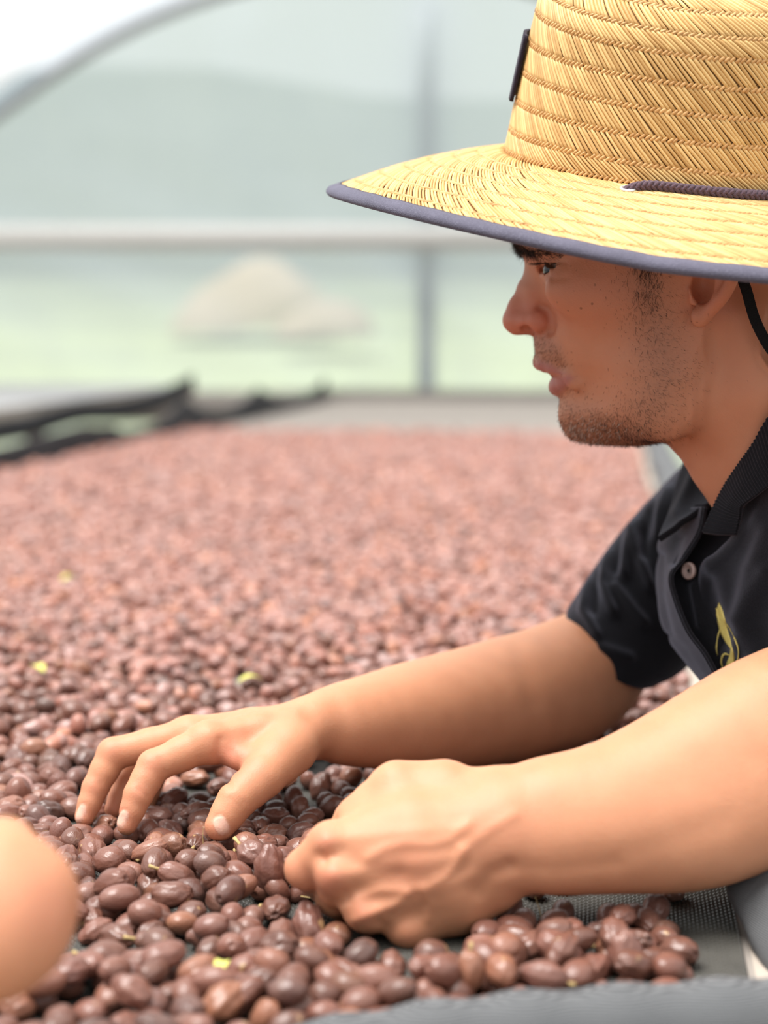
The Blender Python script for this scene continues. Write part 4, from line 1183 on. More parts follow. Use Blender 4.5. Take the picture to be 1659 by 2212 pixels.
# ------------------------------------------------------------------ the place: drying tunnel, ground, hills
YAW = math.atan2(495.5 / FPX, math.cos(PITCH) + math.sin(PITCH) * 386 / FPX)
E1 = np.array([math.sin(YAW), math.cos(YAW), 0.0]); E2 = np.array([math.cos(YAW), -math.sin(YAW), 0.0])    # along and across the bed
def B(al, ac, z=0.0): return E1 * al + E2 * ac + np.array([0, 0, z])
GZ = -0.85

def lawn_material(name, a, b, scale):
    m = NT(name); o = m.coord('Object')
    m.set(Base_Color=m.mix(m.noise(o, scale, 5, 0.6), a, b), Roughness=0.95); m.bsdf.inputs['Specular IOR Level'].default_value = 0.1
    return m.mat
MAT['soil'] = plain('trodden_soil', (0.20, 0.155, 0.115), 0.95, 0.1, 0.25, 6, 0.4, 40, 0.01)
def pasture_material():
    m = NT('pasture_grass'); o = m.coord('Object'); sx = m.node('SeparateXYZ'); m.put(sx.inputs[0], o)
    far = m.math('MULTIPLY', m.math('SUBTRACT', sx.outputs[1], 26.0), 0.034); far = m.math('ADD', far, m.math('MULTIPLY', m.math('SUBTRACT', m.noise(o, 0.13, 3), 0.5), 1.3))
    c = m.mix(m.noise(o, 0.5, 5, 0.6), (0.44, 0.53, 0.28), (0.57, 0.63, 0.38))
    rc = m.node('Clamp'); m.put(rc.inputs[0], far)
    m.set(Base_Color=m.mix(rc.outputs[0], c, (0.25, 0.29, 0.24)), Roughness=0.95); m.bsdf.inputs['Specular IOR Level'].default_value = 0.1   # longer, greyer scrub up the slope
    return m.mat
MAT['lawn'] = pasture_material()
MAT['wood_hill'] = lawn_material('wooded_hill', (0.10, 0.128, 0.14), (0.175, 0.205, 0.215), 0.16)
MAT['bare'] = lawn_material('bare_earth', (0.46, 0.36, 0.27), (0.55, 0.43, 0.33), 0.8)

def plastic_material(name, cover, tint=(0.565, 0.605, 0.65), scale=3.0):
    """milky greenhouse film: part of the light passes straight, the rest is scattered through"""
    m = NT(name); o = m.coord('Object', (1, 1, 0.35))
    tr = m.node('BsdfTransparent'); tr.inputs[0].default_value = (0.94, 0.96, 0.97, 1)
    tl = m.node('BsdfTranslucent'); tl.inputs[0].default_value = tint + (1,)
    df = m.node('BsdfDiffuse'); df.inputs[0].default_value = tint + (1,)
    mx = m.node('MixShader'); mx.inputs[0].default_value = 0.35; m.l.new(tl.outputs[0], mx.inputs[1]); m.l.new(df.outputs[0], mx.inputs[2])
    m2 = m.node('MixShader')
    m.put(m2.inputs[0], m.math('ADD', m.math('MULTIPLY', m.noise(o, scale, 3), 0.22), cover - 0.11))
    m.l.new(tr.outputs[0], m2.inputs[1]); m.l.new(mx.outputs[0], m2.inputs[2]); m.l.new(m2.outputs[0], m.out.inputs[0])
    return m.mat
MAT['film'] = plastic_material('end_wall_film', 0.70)
MAT['roof_film'] = plastic_material('roof_film', 0.60, (0.58, 0.57, 0.57), 1.2)
MAT['steel'] = plain('galvanised_steel', (0.46, 0.50, 0.53), 0.5, 0.5, 0.1, 30, 0.05)
MAT['dark_pipe'] = plain('dark_hoop_pipe', (0.26, 0.27, 0.28), 0.6, 0.4, 0.15, 20, 0.1)
MAT['white_rail'] = plain('white_rail', (0.66, 0.655, 0.63), 0.7, 0.3, 0.05, 10, 0.1)

def struct(o, label=None):
    o['kind'] = 'structure'
    if label: o['label'] = label
    return o

def build_place():
    # ground inside the tunnel and the land outside it
    g = MB(); n = 24
    xs = np.linspace(-14, 14, n); ys = np.linspace(-6, 13.5, n)
    V = np.array([(x, y, GZ + 0.03 * vnoise(np.array([[x, y, 0]]), 0.7, 1)[0]) for y in ys for x in xs])
    struct(mesh_obj('floor', V, grid_faces(n, n), MAT['soil']), 'brown trodden earth floor under the drying beds')
    ys = np.concatenate([np.linspace(13.0, 60, 30), np.linspace(66, 200, 30)]); xs = np.linspace(-1.3, 1.3, 40)
    V = []
    for y in ys:
        for x in xs:
            X = x * (y * 0.9 + 8); t = max(0, (y - 14) / 46)
            z = GZ + 3.1 * t ** 1.35 if y < 60 else GZ + 3.1 + (y - 60) * 0.27 - max(0, y - 112) * 0.4
            z += (0.12 * t + max(0, y - 66) * 0.018) * vnoise(np.array([[X, y, 0]]), 0.09, 4)[0] * (3 if y > 66 else 1)
            V.append((X, y, z))
    V = np.array(V); F = grid_faces(len(ys), 40); cy = V[F].mean(1)[:, 1]
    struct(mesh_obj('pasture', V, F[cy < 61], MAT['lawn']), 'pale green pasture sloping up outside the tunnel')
    struct(mesh_obj('hillside', V, F[cy >= 61], MAT['wood_hill']), 'blurred grey-green wooded hillside behind the tunnel')
    # bare earth mounds on the slope
    for (px, py, d, rx, rz, lab) in ((560, 640, 34, 1.55, 0.66, 'pinkish bare earth mound on the pasture, the larger of two'), (705, 690, 30, 0.95, 0.30, 'low bare earth mound right of the larger mound')):
        c = P(px, py, d); nu, nv = 14, 28; v = []
        for a in np.linspace(0, math.pi / 2, nu):
            for b in np.linspace(0, 2 * math.pi, nv, endpoint=False):
                q = np.array([math.cos(b) * math.sin(a) * rx, math.sin(b) * math.sin(a) * rx * 0.8, math.cos(a) * rz * 2 - rz])
                v.append(c + q * (1 + 0.22 * vnoise(q[None] * 1.0, 1.1, 6)[0]))
        tag(mesh_obj('earth_mound', np.array(v), grid_faces(nu, nv, True), MAT['bare']), lab, 'mound')
    # far end wall of the tunnel: film on a steel frame under a hoop
    D = 11.0
    arch = [(-420, 960), (-405, 860), (-380, 740), (-320, 590), (-220, 440), (-110, 330), (0, 262), (130, 172), (260, 96), (380, 42), (500, 2), (650, -34), (830, -50),
            (1010, -34), (1160, 2), (1280, 42), (1400, 96), (1530, 172), (1660, 262), (1770, 330), (1880, 440), (1980, 590), (2040, 740), (2065, 860), (2080, 960)]
    A = catmull([P(x, y, D) for x, y in arch], 90); A[:, 1] = D
    hoop = MB(); hoop.tube(A, 0.038, 10); 
    root = empty('wall_back', (0, D, GZ)); struct(root, 'end wall of the tunnel, milky plastic film on a pipe frame')
    adopt(hoop.build('hoop', MAT['dark_pipe']), root)
    # film: fan of columns under the hoop, gently wrinkled
    nx, nz = 90, 40; zb = GZ; S = np.zeros((nz, nx, 3))
    xs = np.linspace(A[0][0], A[-1][0], nx); o = np.argsort(A[:, 0]); zt = np.interp(xs, A[o, 0], A[o, 2])
    for i in range(nz):
        t = i / (nz - 1); z = zb + (zt - zb) * t
        pts = np.stack([xs, np.full(nx, D), z], 1)
        wr = 0.05 * vnoise(pts * [1, 0, 1], 0.9, 3) + 0.028 * np.sin((xs * 1.0 + z * 2.2) * 5.0 + 3 * vnoise(pts, 0.5, 2)) * np.exp(-((z - 0.35) / 0.9) ** 2)
        S[i] = pts + np.stack([0 * xs, 0.06 + wr, 0 * xs], 1)
    adopt(mesh_obj('film', S.reshape(-1, 3), grid_faces(nz, nx), MAT['film']), root)
    mb = MB(); p = P(922, 850, D); mb.box((p[0], D + 0.20, (GZ + 2.36) / 2), (0.115, 0.07, 2.36 - GZ)); adopt(mb.build('post', MAT['steel']), root)
    mb = MB(); p = P(829, 515, D); mb.box((0, D - 0.02, p[2]), (6.6, 0.05, 0.15)); adopt(mb.build('rail', MAT['white_rail']), root)
    mb = MB(); p = P(829, 878, D); mb.box((0, D - 0.02, p[2]), (6.6, 0.06, 0.20)); adopt(mb.build('base_board', MAT['soil_board']), root)
    # roof film of the far half of the tunnel with two more hoops
    rr = empty('ceiling', (0, 7.5, 2.4)); struct(rr, 'curved milky plastic roof of the tunnel')
    prof = A.copy(); c = np.array([prof[:, 0].mean(), D, GZ])
    ny = 12; yy = np.linspace(D, 5.2, ny)
    S = np.stack([np.stack([(prof[:, 0]) * 1.035, np.full(90, y), GZ + (prof[:, 2] - GZ) * 1.035], 1) for y in yy])
    adopt(mesh_obj('film', S.reshape(-1, 3), grid_faces(ny, 90), MAT['roof_film']), rr)
MAT['soil_board'] = plain('weathered_board', (0.27, 0.245, 0.225), 0.9, 0.2, 0.2, 8, 0.2)
build_place()

# ------------------------------------------------------------------ drying beds
MAT['net'] = plain('black_net', (0.060, 0.056, 0.047), 0.36, 0.6, 0.35, 60, 0.1, 400)
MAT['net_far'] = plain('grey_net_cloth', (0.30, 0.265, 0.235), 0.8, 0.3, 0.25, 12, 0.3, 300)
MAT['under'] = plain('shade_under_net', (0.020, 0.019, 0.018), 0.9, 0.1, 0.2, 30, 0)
MAT['timber'] = plain('grey_timber', (0.46, 0.40, 0.34), 0.8, 0.25, 0.22, 14, 0.3, 120, 0.001)
MAT['black_cloth'] = plain('black_rim_cloth', (0.040, 0.040, 0.043), 0.85, 0.2, 0.3, 10, 0.3, 200)

def shade_cloth_material():
    m = NT('grey_shade_cloth'); o = m.coord('Object')
    w1 = m.node('TexWave', wave_type='BANDS', bands_direction='Z'); m.put(w1.inputs['Vector'], o); w1.inputs['Scale'].default_value = 330; w1.inputs['Distortion'].default_value = 0.6; w1.inputs['Detail'].default_value = 1
    vr = m.node('TexVoronoi'); m.put(vr.inputs['Vector'], o); vr.inputs['Scale'].default_value = 420
    col = m.mix(m.math('MULTIPLY', w1.outputs['Fac'], 0.8), (0.055, 0.057, 0.061), (0.165, 0.168, 0.172))
    m.set(Base_Color=col, Roughness=0.75); m.set(Normal=m.bump(m.math('ADD', w1.outputs['Fac'], vr.outputs['Distance']), 0.5, 0.001))
    return m.mat
MAT['shade_cloth'] = shade_cloth_material()
AC_R, AC_L, AL_END = 0.072, -1.36, 8.2

def build_bed():
    bed = empty('drying_bed', B(3.5, -0.64, GZ)); tag(bed, 'long raised drying bed of black net spread with coffee cherries', 'drying bed')
    # net sheet, seen as cloth beyond the near part
    al = np.linspace(0.60, AL_END, 60); ac = np.linspace(AC_L, AC_R + 0.004, 20)
    V = np.array([B(a, c, -0.0045 + (0.004 * vnoise(np.array([[a, c, 0]]), 2.0, 2)[0] if a > 1.3 else 0)) for a in al for c in ac])
    adopt(mesh_obj('net_backing', V, grid_faces(60, 20)[:, ::-1], MAT['net_far']), bed)
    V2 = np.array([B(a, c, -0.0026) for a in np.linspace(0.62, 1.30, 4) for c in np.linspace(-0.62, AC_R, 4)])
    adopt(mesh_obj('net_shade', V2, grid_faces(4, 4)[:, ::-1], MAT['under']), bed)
    # near part: the real net, waved strands that meet their neighbours
    pit, per = 0.0026, 0.0046; rows = np.arange(0.70, 1.20, pit); seg = np.arange(-0.36, AC_R, per / 4)
    R, Sg = np.meshgrid(np.arange(len(rows)), np.arange(len(seg)), indexing='ij')
    alv = rows[R] + 0.42 * pit * np.sin(seg[Sg] / per * 2 * math.pi + (R % 2) * math.pi)
    up = 0.0005 * np.cos(seg[Sg] / per * 4 * math.pi)
    base = alv[..., None] * E1 + seg[Sg][..., None] * E2
    w = 0.00062; z = np.array([0, 0, 1.0])
    V = np.stack([base - E1 * w + z * (up - 0.0016)[..., None], base + z * (up - 0.0004)[..., None], base + E1 * w + z * (up - 0.0016)[..., None]], 2)
    ns = len(seg); F = []
    i, j = np.meshgrid(np.arange(len(rows)), np.arange(ns - 1), indexing='ij'); b0 = (i * ns + j) * 3
    F = np.concatenate([np.stack([b0 + k, b0 + k + 3, b0 + k + 4, b0 + k + 1], -1).reshape(-1, 4) for k in (0, 1)])
    o = mesh_obj('net_strands', V.reshape(-1, 3), F[:, ::-1], MAT['net'], smooth=False); o['kind'] = 'stuff'; adopt(o, bed)
    # frame: side rails and legs
    for acr, nm in ((AC_R + 0.024, 'side_rail'), (AC_L - 0.03, 'side_rail')):
        mb = MB(); c = B((0.80 + AL_END) / 2, acr, -0.030); R3 = np.stack([E2, E1, [0, 0, 1.0]], 1)
        mb.box(c, (0.044, AL_END - 0.80, 0.05), R3); adopt(mb.build(nm, MAT['timber'], smooth=False), bed)
    for a in (0.95, 3.0, 5.4, 8.0):
        for acr in (AC_R + 0.03, AC_L - 0.03):
            mb = MB(); mb.box(B(a, acr, (GZ - 0.055) / 2), (0.05, 0.05, -GZ - 0.055), R3); adopt(mb.build('leg', MAT['timber'], smooth=False), bed)
    # grey shade cloth: band along the right rim
    def band(prof_fn, al, name, mat, th=0.002):
        S = np.array([[B(a, c, z) for c, z in prof_fn(a)] for a in al]); adopt(sheet(name, outward_up(S), th, mat), bed)
    def outward_up(S):
        N = grid_normals(S); return S if np.mean(N.reshape(-1, 3)[:, 2]) > 0 else S[:, ::-1]
    def rimprof(a):
        k = 0.006 * math.sin(a * 7) + 0.004 * math.sin(a * 17 + 1)
        return [(AC_R + 0.018 + k * .3, -0.004), (AC_R + 0.022 + k * .5, 0.010), (AC_R + 0.034, 0.026 + k), (AC_R + 0.055, 0.034 + k), (AC_R + 0.08, 0.024 + k), (AC_R + 0.095, 0.0), (AC_R + 0.10, -0.06), (AC_R + 0.10, -0.16)]
    band(rimprof, np.linspace(1.06, AL_END, 90), 'rim_cloth', MAT['shade_cloth'])
    # near corner: the same cloth folded up over the rail
    edge = [(1600, 1850, .965), (1576, 1880, .950), (1571, 1910, .938), (1585, 1945, .926), (1604, 1985, .912), (1628, 2035, .894), (1660, 2088, .876), (1720, 2160, .850)]
    rowsN = []
    for k, (x, y, d) in enumerate(edge):
        p = P(x, y, d)
        q = [p + np.array([0.004, 0.004, -0.012]), p, p + np.array([.008, 0.0, .013]), p + np.array([.022, 0, .022]), p + np.array([.045, 0, .025]), p + np.array([.075, 0, .018]), p + np.array([.10, 0, -.03]), p + np.array([.11, 0, -.12])]
        rowsN.append(q)
    S = grid_patch(np.array(rowsN), 60, 50)
    Nn = grid_normals(S); S = S + Nn * (0.0015 * vnoise(S.reshape(-1, 3), 60, 4)).reshape(60, 50, 1)
    adopt(sheet('rim_cloth', outward_up(S), 0.002, MAT['shade_cloth']), bed)
    # near end: rail wrapped in the same cloth
    cl = catmull([P(380, 2395, .735), P(640, 2325, .745), P(960, 2268, .758), P(1300, 2237, .770), P(1659, 2215, .780), P(1950, 2195, .79)], 60)
    mb = MB(); mb.tube(cl, 0.022 + 0.0012 * np.sin(np.arange(60) * 0.9), 24); o = mb.build('end_rail', MAT['shade_cloth']); adopt(o, bed)
    # left rim: black cloth hung from posts, sagging between them
    posts = [0.7, 1.7, 2.6, 4.3, 5.4, 6.5, 8.15]
    al = np.linspace(0.7, 8.2, 190); S = []
    for a in al:
        k = np.searchsorted(posts, a); a0 = posts[max(k - 1, 0)]; a1 = posts[min(k, len(posts) - 1)]
        t = 0.5 if a1 == a0 else (a - a0) / (a1 - a0); t = min(max(t, 0), 1)
        sag = 4 * t * (1 - t); top = 0.082 + 0.030 * (a > 4.6) - (0.02 + 0.05 * (a > 4.6)) * sag
        S.append([B(a, AC_L - 0.01 + 0.006 * math.sin(a * 9), z) for z in np.linspace(top, -0.03, 8)])
    S = np.array(S); N = grid_normals(S)
    adopt(sheet('rim_cloth', S, 0.012, MAT['black_cloth']), bed)['label'] = 'black sagging rim cloth'
    # far end board
    mb = MB(); mb.box(B(AL_END + 0.03, (AC_L + AC_R) / 2, 0.0), (AC_R - AC_L + 0.1, 0.05, 0.10), R3); adopt(mb.build('end_board', MAT['soil_board'], smooth=False), bed)
    # the next bed to the left, empty
    nb = empty('drying_bed', B(5.2, -2.6, GZ)); tag(nb, 'empty neighbouring drying bed with black sagging rim cloth at the far left', 'drying bed')
    al = np.linspace(3.2, 7.2, 24); V = np.array([B(a, c, 0.10) for a in al for c in np.linspace(-3.3, -1.78, 8)])
    adopt(mesh_obj('net', V, grid_faces(24, 8)[:, ::-1], MAT['net_pale']), nb)
    S = []
    cl = catmull([P(-160, 962, 4.6), P(-40, 935, 4.9), P(60, 918, 5.2), P(160, 890, 5.5), P(250, 884, 5.8), P(330, 866, 6.1), P(385, 842, 6.3), P(412, 826, 6.4)], 60)
    S = np.stack([cl + np.array([0, 0, z]) for z in (0.03, 0.015, 0.0, -0.02, -0.035)], 1)
    adopt(sheet('rim_cloth', S, 0.014, MAT['black_cloth']), nb)
    mb = MB(); mb.box(B(5.2, -1.80, 0.065), (0.05, 4.0, 0.06), R3); adopt(mb.build('side_rail', MAT['timber'], smooth=False), nb)
    mb = MB(); mb.box(B(5.2, -3.28, 0.065), (0.05, 4.0, 0.06), R3); adopt(mb.build('side_rail', MAT['timber'], smooth=False), nb)
    for a in (3.4, 5.2, 7.0):
        for acr in (-1.8, -3.28):
            mb = MB(); mb.box(B(a, acr, (GZ + 0.09) / 2), (0.05, 0.05, 0.09 - GZ), R3); adopt(mb.build('leg', MAT['timber'], smooth=False), nb)
    return bed
MAT['net_pale'] = plain('pale_net', (0.30, 0.30, 0.30), 0.8, 0.3, 0.2, 8, 0.2)
bed = build_bed()

# ------------------------------------------------------------------ the other worker's hand, close to the camera
def other_hand():
    c = lambda x, y, d, r: pc(x, y, d, r)
    lo = np.array([-290, 590, 5]); hi = np.array([-80, 790, 180])
    F = Field(lo, hi, 1.7)
    F.chain([c(-420, 2120, .66, 30), c(-230, 2040, .67, 27), c(-90, 1985, .68, 24)], 10, 10)
    F.chain([c(-120, 1900, .69, 21), c(0, 1890, .69, 19), c(58, 1925, .69, 17.5)], 12, 8)
    F.chain([c(-120, 1990, .68, 22), c(10, 1975, .68, 20), c(66, 1975, .685, 17.5)], 12, 8)
    F.chain([c(-110, 2060, .675, 20), c(-10, 2055, .675, 18), c(38, 2040, .68, 16.5)], 12, 8)
    F.chain([c(58, 1925, .69, 17), c(40, 1985, .715, 11), c(0, 2040, .72, 9)], 8, 4)
    F.chain([c(-60, 1845, .70, 15), c(10, 1835, .715, 12.5), c(40, 1880, .73, 11)], 9, 5)
    v, f = F.mesh(2)
    tone = np.zeros((len(v), 3)); w = v / 1000
    tone[:, 0] = 0.4 * gauss(dist_px(w, [(110, 1960)]), 70)
    o = mesh_obj('person', w, f, SKIN, attrs={'tone': tone, 'mark': np.zeros((len(v), 3))})
    tag(o, 'blurred bare hand and wrist of a second worker at the left edge', 'person')
    return o
other = other_hand()

# ------------------------------------------------------------------ coffee cherries
def cherry_material(name='dried_cherry_skin', gain=1.25, dust_glare=0.16, dcol=(0.40, 0.25, 0.20)):
    m = NT(name); o = m.coord('Object'); inf = m.node('ObjectInfo'); rnd = inf.outputs['Random']
    sh = m.node('VectorMath', operation='ADD'); m.put(sh.inputs[0], o)
    cx = m.node('CombineXYZ'); 
    for k in range(3): m.put(cx.inputs[k], m.math('MULTIPLY', rnd, 7.0 + 3 * k))
    m.l.new(cx.outputs[0], sh.inputs[1]); v = sh.outputs[0]
    G = lambda c: tuple(min(0.9, q * gain) for q in c)
    hue = m.ramp(rnd, [(0.0, G((0.070, 0.026, 0.018))), (0.25, G((0.110, 0.043, 0.030))), (0.5, G((0.150, 0.058, 0.041))), (0.68, G((0.130, 0.054, 0.042))), (0.80, G((0.190, 0.080, 0.055))), (0.88, G((0.215, 0.085, 0.045))), (0.93, G((0.034, 0.017, 0.015))), (1.0, G((0.130, 0.060, 0.050)))])
    col = m.mix(m.math('MULTIPLY', m.noise(v, 160, 4), 0.75), hue, m.mix(0.5, hue, (0.24, 0.118, 0.082)))
    par = m.ramp(m.noise(v, 120, 3), [(0.69, g3(0)), (0.74, g3(1))])                     # torn skin showing pale parchment
    col = m.mix(m.math('MULTIPLY', par, 0.8), col, (0.42, 0.26, 0.12))
    bloom = m.ramp(m.noise(v, 70, 3), [(0.45, g3(0)), (0.75, g3(1))])
    col = m.mix(m.math('MULTIPLY', bloom, dust_glare), col, dcol)  # dusty bloom on near fruit, painted-in glare on far fruit
    m.set(Base_Color=col)
    m.set(Roughness=m.math('ADD', m.math('MULTIPLY', m.noise(v, 60, 2), 0.24), 0.17))
    m.bsdf.inputs['Specular IOR Level'].default_value = 0.5
    mp = m.node('Mapping'); m.put(mp.inputs[0], v); mp.inputs['Scale'].default_value = (0.35, 1, 1)
    wr = m.math('ADD', m.noise(mp.outputs[0], 420, 3, 0.6), m.math('MULTIPLY', m.noise(v, 900, 2), 0.4))
    m.set(Normal=m.bump(wr, 0.5, 0.0009))
    return m.mat
MAT['cherry'] = cherry_material()
MAT['cherry_pale'] = cherry_material('glare_pink_cherry_skin', 2.45, 0.80, (0.43, 0.30, 0.283))       # far fruit: the brighter, hazy light up the bed is painted into the skin
MAT['stalk'] = plain('dry_stalk', (0.50, 0.36, 0.16), 0.7, 0.3, 0.3, 300, 0.3, 900)
MAT['leaf_bit'] = plain('yellow_leaf', (0.62, 0.58, 0.14), 0.6, 0.4, 0.2, 60, 0.2, 200)

def cherry_mesh(seed, nu=24, nv=32, name='cherry', mat='cherry'):
    r = np.random.default_rng(seed)
    ph = np.linspace(0, math.pi, nu); th = np.linspace(0, 2 * math.pi, nv, endpoint=False)
    wr = [0.014, 0.06, 0.12, 0.15, 0.045, 0.10, 0.022, 0.13, 0.075, 0.16, 0.05, 0.02][seed % 12]
    k = r.integers(6, 10); phs = r.uniform(0, 6.28); el = [8.6, 8.6, 9.2, 8.4, 7.4, 9.8, 7.4, 9.0, 8.6, 9.6, 8.4, 8.0][seed % 12]
    wx, wy = r.uniform(6.0, 6.8), r.uniform(5.6, 6.4)
    V = []
    for p in ph:
        for t in th:
            d = np.array([math.cos(p), math.sin(p) * math.cos(t), math.sin(p) * math.sin(t)])
            env = math.sin(p) ** 0.7
            tw = t * k + phs + 1.3 * math.sin(2 * p + phs) + 1.5 * vnoise(d[None], 1.6, seed)[0]
            ridge = 1 - abs(math.sin(tw / 2)) ** 0.55
            rad = 1 - wr * 1.1 * ridge * env + wr * 0.9 * vnoise(d[None], 1.5, seed + 20)[0] + wr * 0.5 * vnoise(d[None], 3.6, seed + 40)[0]
            rad -= 0.22 * math.exp(-((p - 0.0) / 0.20) ** 2) * 0.6 - 0.05 * math.exp(-((p - 0.26) / 0.08) ** 2)      # navel at one end
            V.append(d * rad * np.array([el, wx, wy]) / 1000)
    V = np.array(V)
    me_o = mesh_obj(name, V, grid_faces(nu, nv, True), MAT[mat])
    me = me_o.data; bpy.data.objects.remove(me_o)
    return me
CH_HI = [cherry_mesh(i) for i in range(12)]
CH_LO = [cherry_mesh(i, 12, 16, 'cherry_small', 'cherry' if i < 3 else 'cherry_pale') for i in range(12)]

def seg_clear():
    segs = []
    for fing in (FAR_FINGERS, NEAR_FINGERS):
        for pts in fing.values():
            q = [np.append(P(a, b, c), r / 1000) for a, b, c, r in pts]; segs += list(zip(q[:-1], q[1:]))
    ex = [[(1118, 1740, .918, 20), (1300, 1724, .925, 25), (1660, 1580, .955, 39)], [(1110, 1838, .912, 20), (1300, 1812, .918, 25), (1660, 1708, .945, 35)],
          [(1080, 1856, .914, 17), (884, 1996, .905, 11)], [(1060, 1912, .918, 15.5), (990, 1950, .918, 16), (915, 1978, .915, 14)], [(1076, 1782, .908, 18), (732, 1886, .899, 12)], [(1080, 1818, .908, 17), (792, 1962, .9, 12)],
          [(688, 1566, 1.12, 18), (900, 1545, 1.185, 32), (1150, 1498, 1.265, 42), (1240, 1470, 1.29, 40)]]
    for pts in ex:
        q = [np.append(P(a, b, c), r / 1000) for a, b, c, r in pts]; segs += list(zip(q[:-1], q[1:]))
    a = np.array([s[0] for s in segs]); b = np.array([s[1] for s in segs])
    def clear(p, m):
        ab = b[:, :3] - a[:, :3]; t = np.clip(((p - a[:, :3]) * ab).sum(1) / (ab * ab).sum(1), 0, 1)
        d = np.linalg.norm(p - a[:, :3] - t[:, None] * ab, axis=1) - (a[:, 3] + (b[:, 3] - a[:, 3]) * t)
        return d.min() > m
    return clear
CLEAR = seg_clear()
# where the net shows: pixel ovals (x, y, rx, ry, emptiness)
BARE = [(700, 1962, 70, 34, 1.0), (640, 1945, 60, 14, .9), (1345, 1935, 240, 30, .72), (1560, 2040, 75, 130, .97), (1500, 1960, 60, 40, .75), (205, 2062, 95, 20, .9), (1150, 1950, 90, 24, .8),
        (720, 1990, 40, 20, .85), (505, 1478, 62, 15, .95), (700, 1660, 60, 20, .8), (760, 1650, 120, 12, .8), (455, 1712, 60, 26, .7), (474, 1806, 46, 16, .85), (268, 1790, 34, 12, .8), (176, 1772, 30, 12, .8), (1240, 1600, 200, 20, .75), (1415, 1545, 120, 20, .6), (300, 2170, 60, 12, .7), (890, 2050, 200, 36, .95),
        (1130, 2085, 60, 14, .7), (240, 1705, 70, 24, .5), (640, 1700, 40, 26, .6), (1440, 1490, 40, 26, .7), (560, 2120, 60, 10, .6), (1035, 1160, 30, 8, .8), (330, 1330, 40, 9, .6), (900, 1330, 36, 8, .6), (700, 1240, 30, 6, .7), (560, 1150, 30, 6, .6)]

def bare(px, py):
    e = 0.0
    for x, y, rx, ry, s in BARE:
        q = ((px - x) / rx) ** 2 + ((py - y) / ry) ** 2
        if q < 1.6: e = max(e, s * (1 if q < 0.8 else (1.6 - q) / 0.8))
    return e
def pile(px, py):
    """how high cherries heap up (m)"""
    h = 0.0075
    if py > 1600: h += 0.012 * math.exp(-(((px - 400) / 300) ** 2 + ((py - 1915) / 48) ** 2))
    if py > 1600: h += 0.012 * math.exp(-(((px - 600) / 620) ** 2 + ((py - 2140) / 70) ** 2))
    if py > 1600: h += 0.008 * math.exp(-(((px - 1230) / 230) ** 2 + ((py - 2075) / 45) ** 2))
    if py < 1600: h += 0.006
    return h

def scatter():
    r = np.random.default_rng(5)
    cell = 0.016; gridd = {}; out = []
    def drop(p2, rad, zmax):
        i, j = int(math.floor(p2[0] / cell)), int(math.floor(p2[1] / cell)); z = rad * 0.92
        for a in (-1, 0, 1):
            for b in (-1, 0, 1):
                for (x, y, zz, rr) in gridd.get((i + a, j + b), ()):
                    d2 = (x - p2[0]) ** 2 + (y - p2[1]) ** 2; s = (rad + rr) * 0.93
                    if d2 < s * s: z = max(z, zz + math.sqrt(s * s - d2) * 0.92)
                    if z > zmax: return None
        gridd.setdefault((i, j), []).append((p2[0], p2[1], z, rad)); return z
    # near zone by dropping one by one, farther zone more coarsely
    zones = ((0.66, 1.30, 13000, 0.0071), (1.30, 2.6, 26000, 0.0066), (2.6, 5.6, 34000, 0.0085))
    for a0, a1, n, rad0 in zones:
        al = a0 + (a1 - a0) * r.random(n); ac = r.uniform(AC_L + 0.02, AC_R - 0.004, n)
        for q in range(n):
            p = B(al[q], ac[q]); px, py, d = project(p + [0, 0, .006])
            if d < 0.6: continue
            if px > 480 and py > 2212 - (px - 620) * 0.098 + 22: continue
            if py > 2300 and px > -100: continue
            e = bare(px, py)
            if r.random() > (1 - e) ** 2: continue
            if al[q] > 4.5 and r.random() < (al[q] - 4.5) / 1.0: continue
            # right rim: cherries thin out
            if ac[q] > AC_R - 0.035 and al[q] < 1.06 and r.random() < 0.85: continue
            rad = rad0 * r.uniform(0.86, 1.12)
            z = drop(p[:2], rad, (0.0076 if e > 0.3 else pile(px, py) + 0.006 * (1 if r.random() < .3 else 0)))
            if z is None: continue
            c = np.array([p[0], p[1], z])
            if a0 < 1.3 and not CLEAR(c, 0.0055): continue
            out.append((c[0], c[1], c[2], rad, d, px, py, a0))
    return out
SC = scatter()

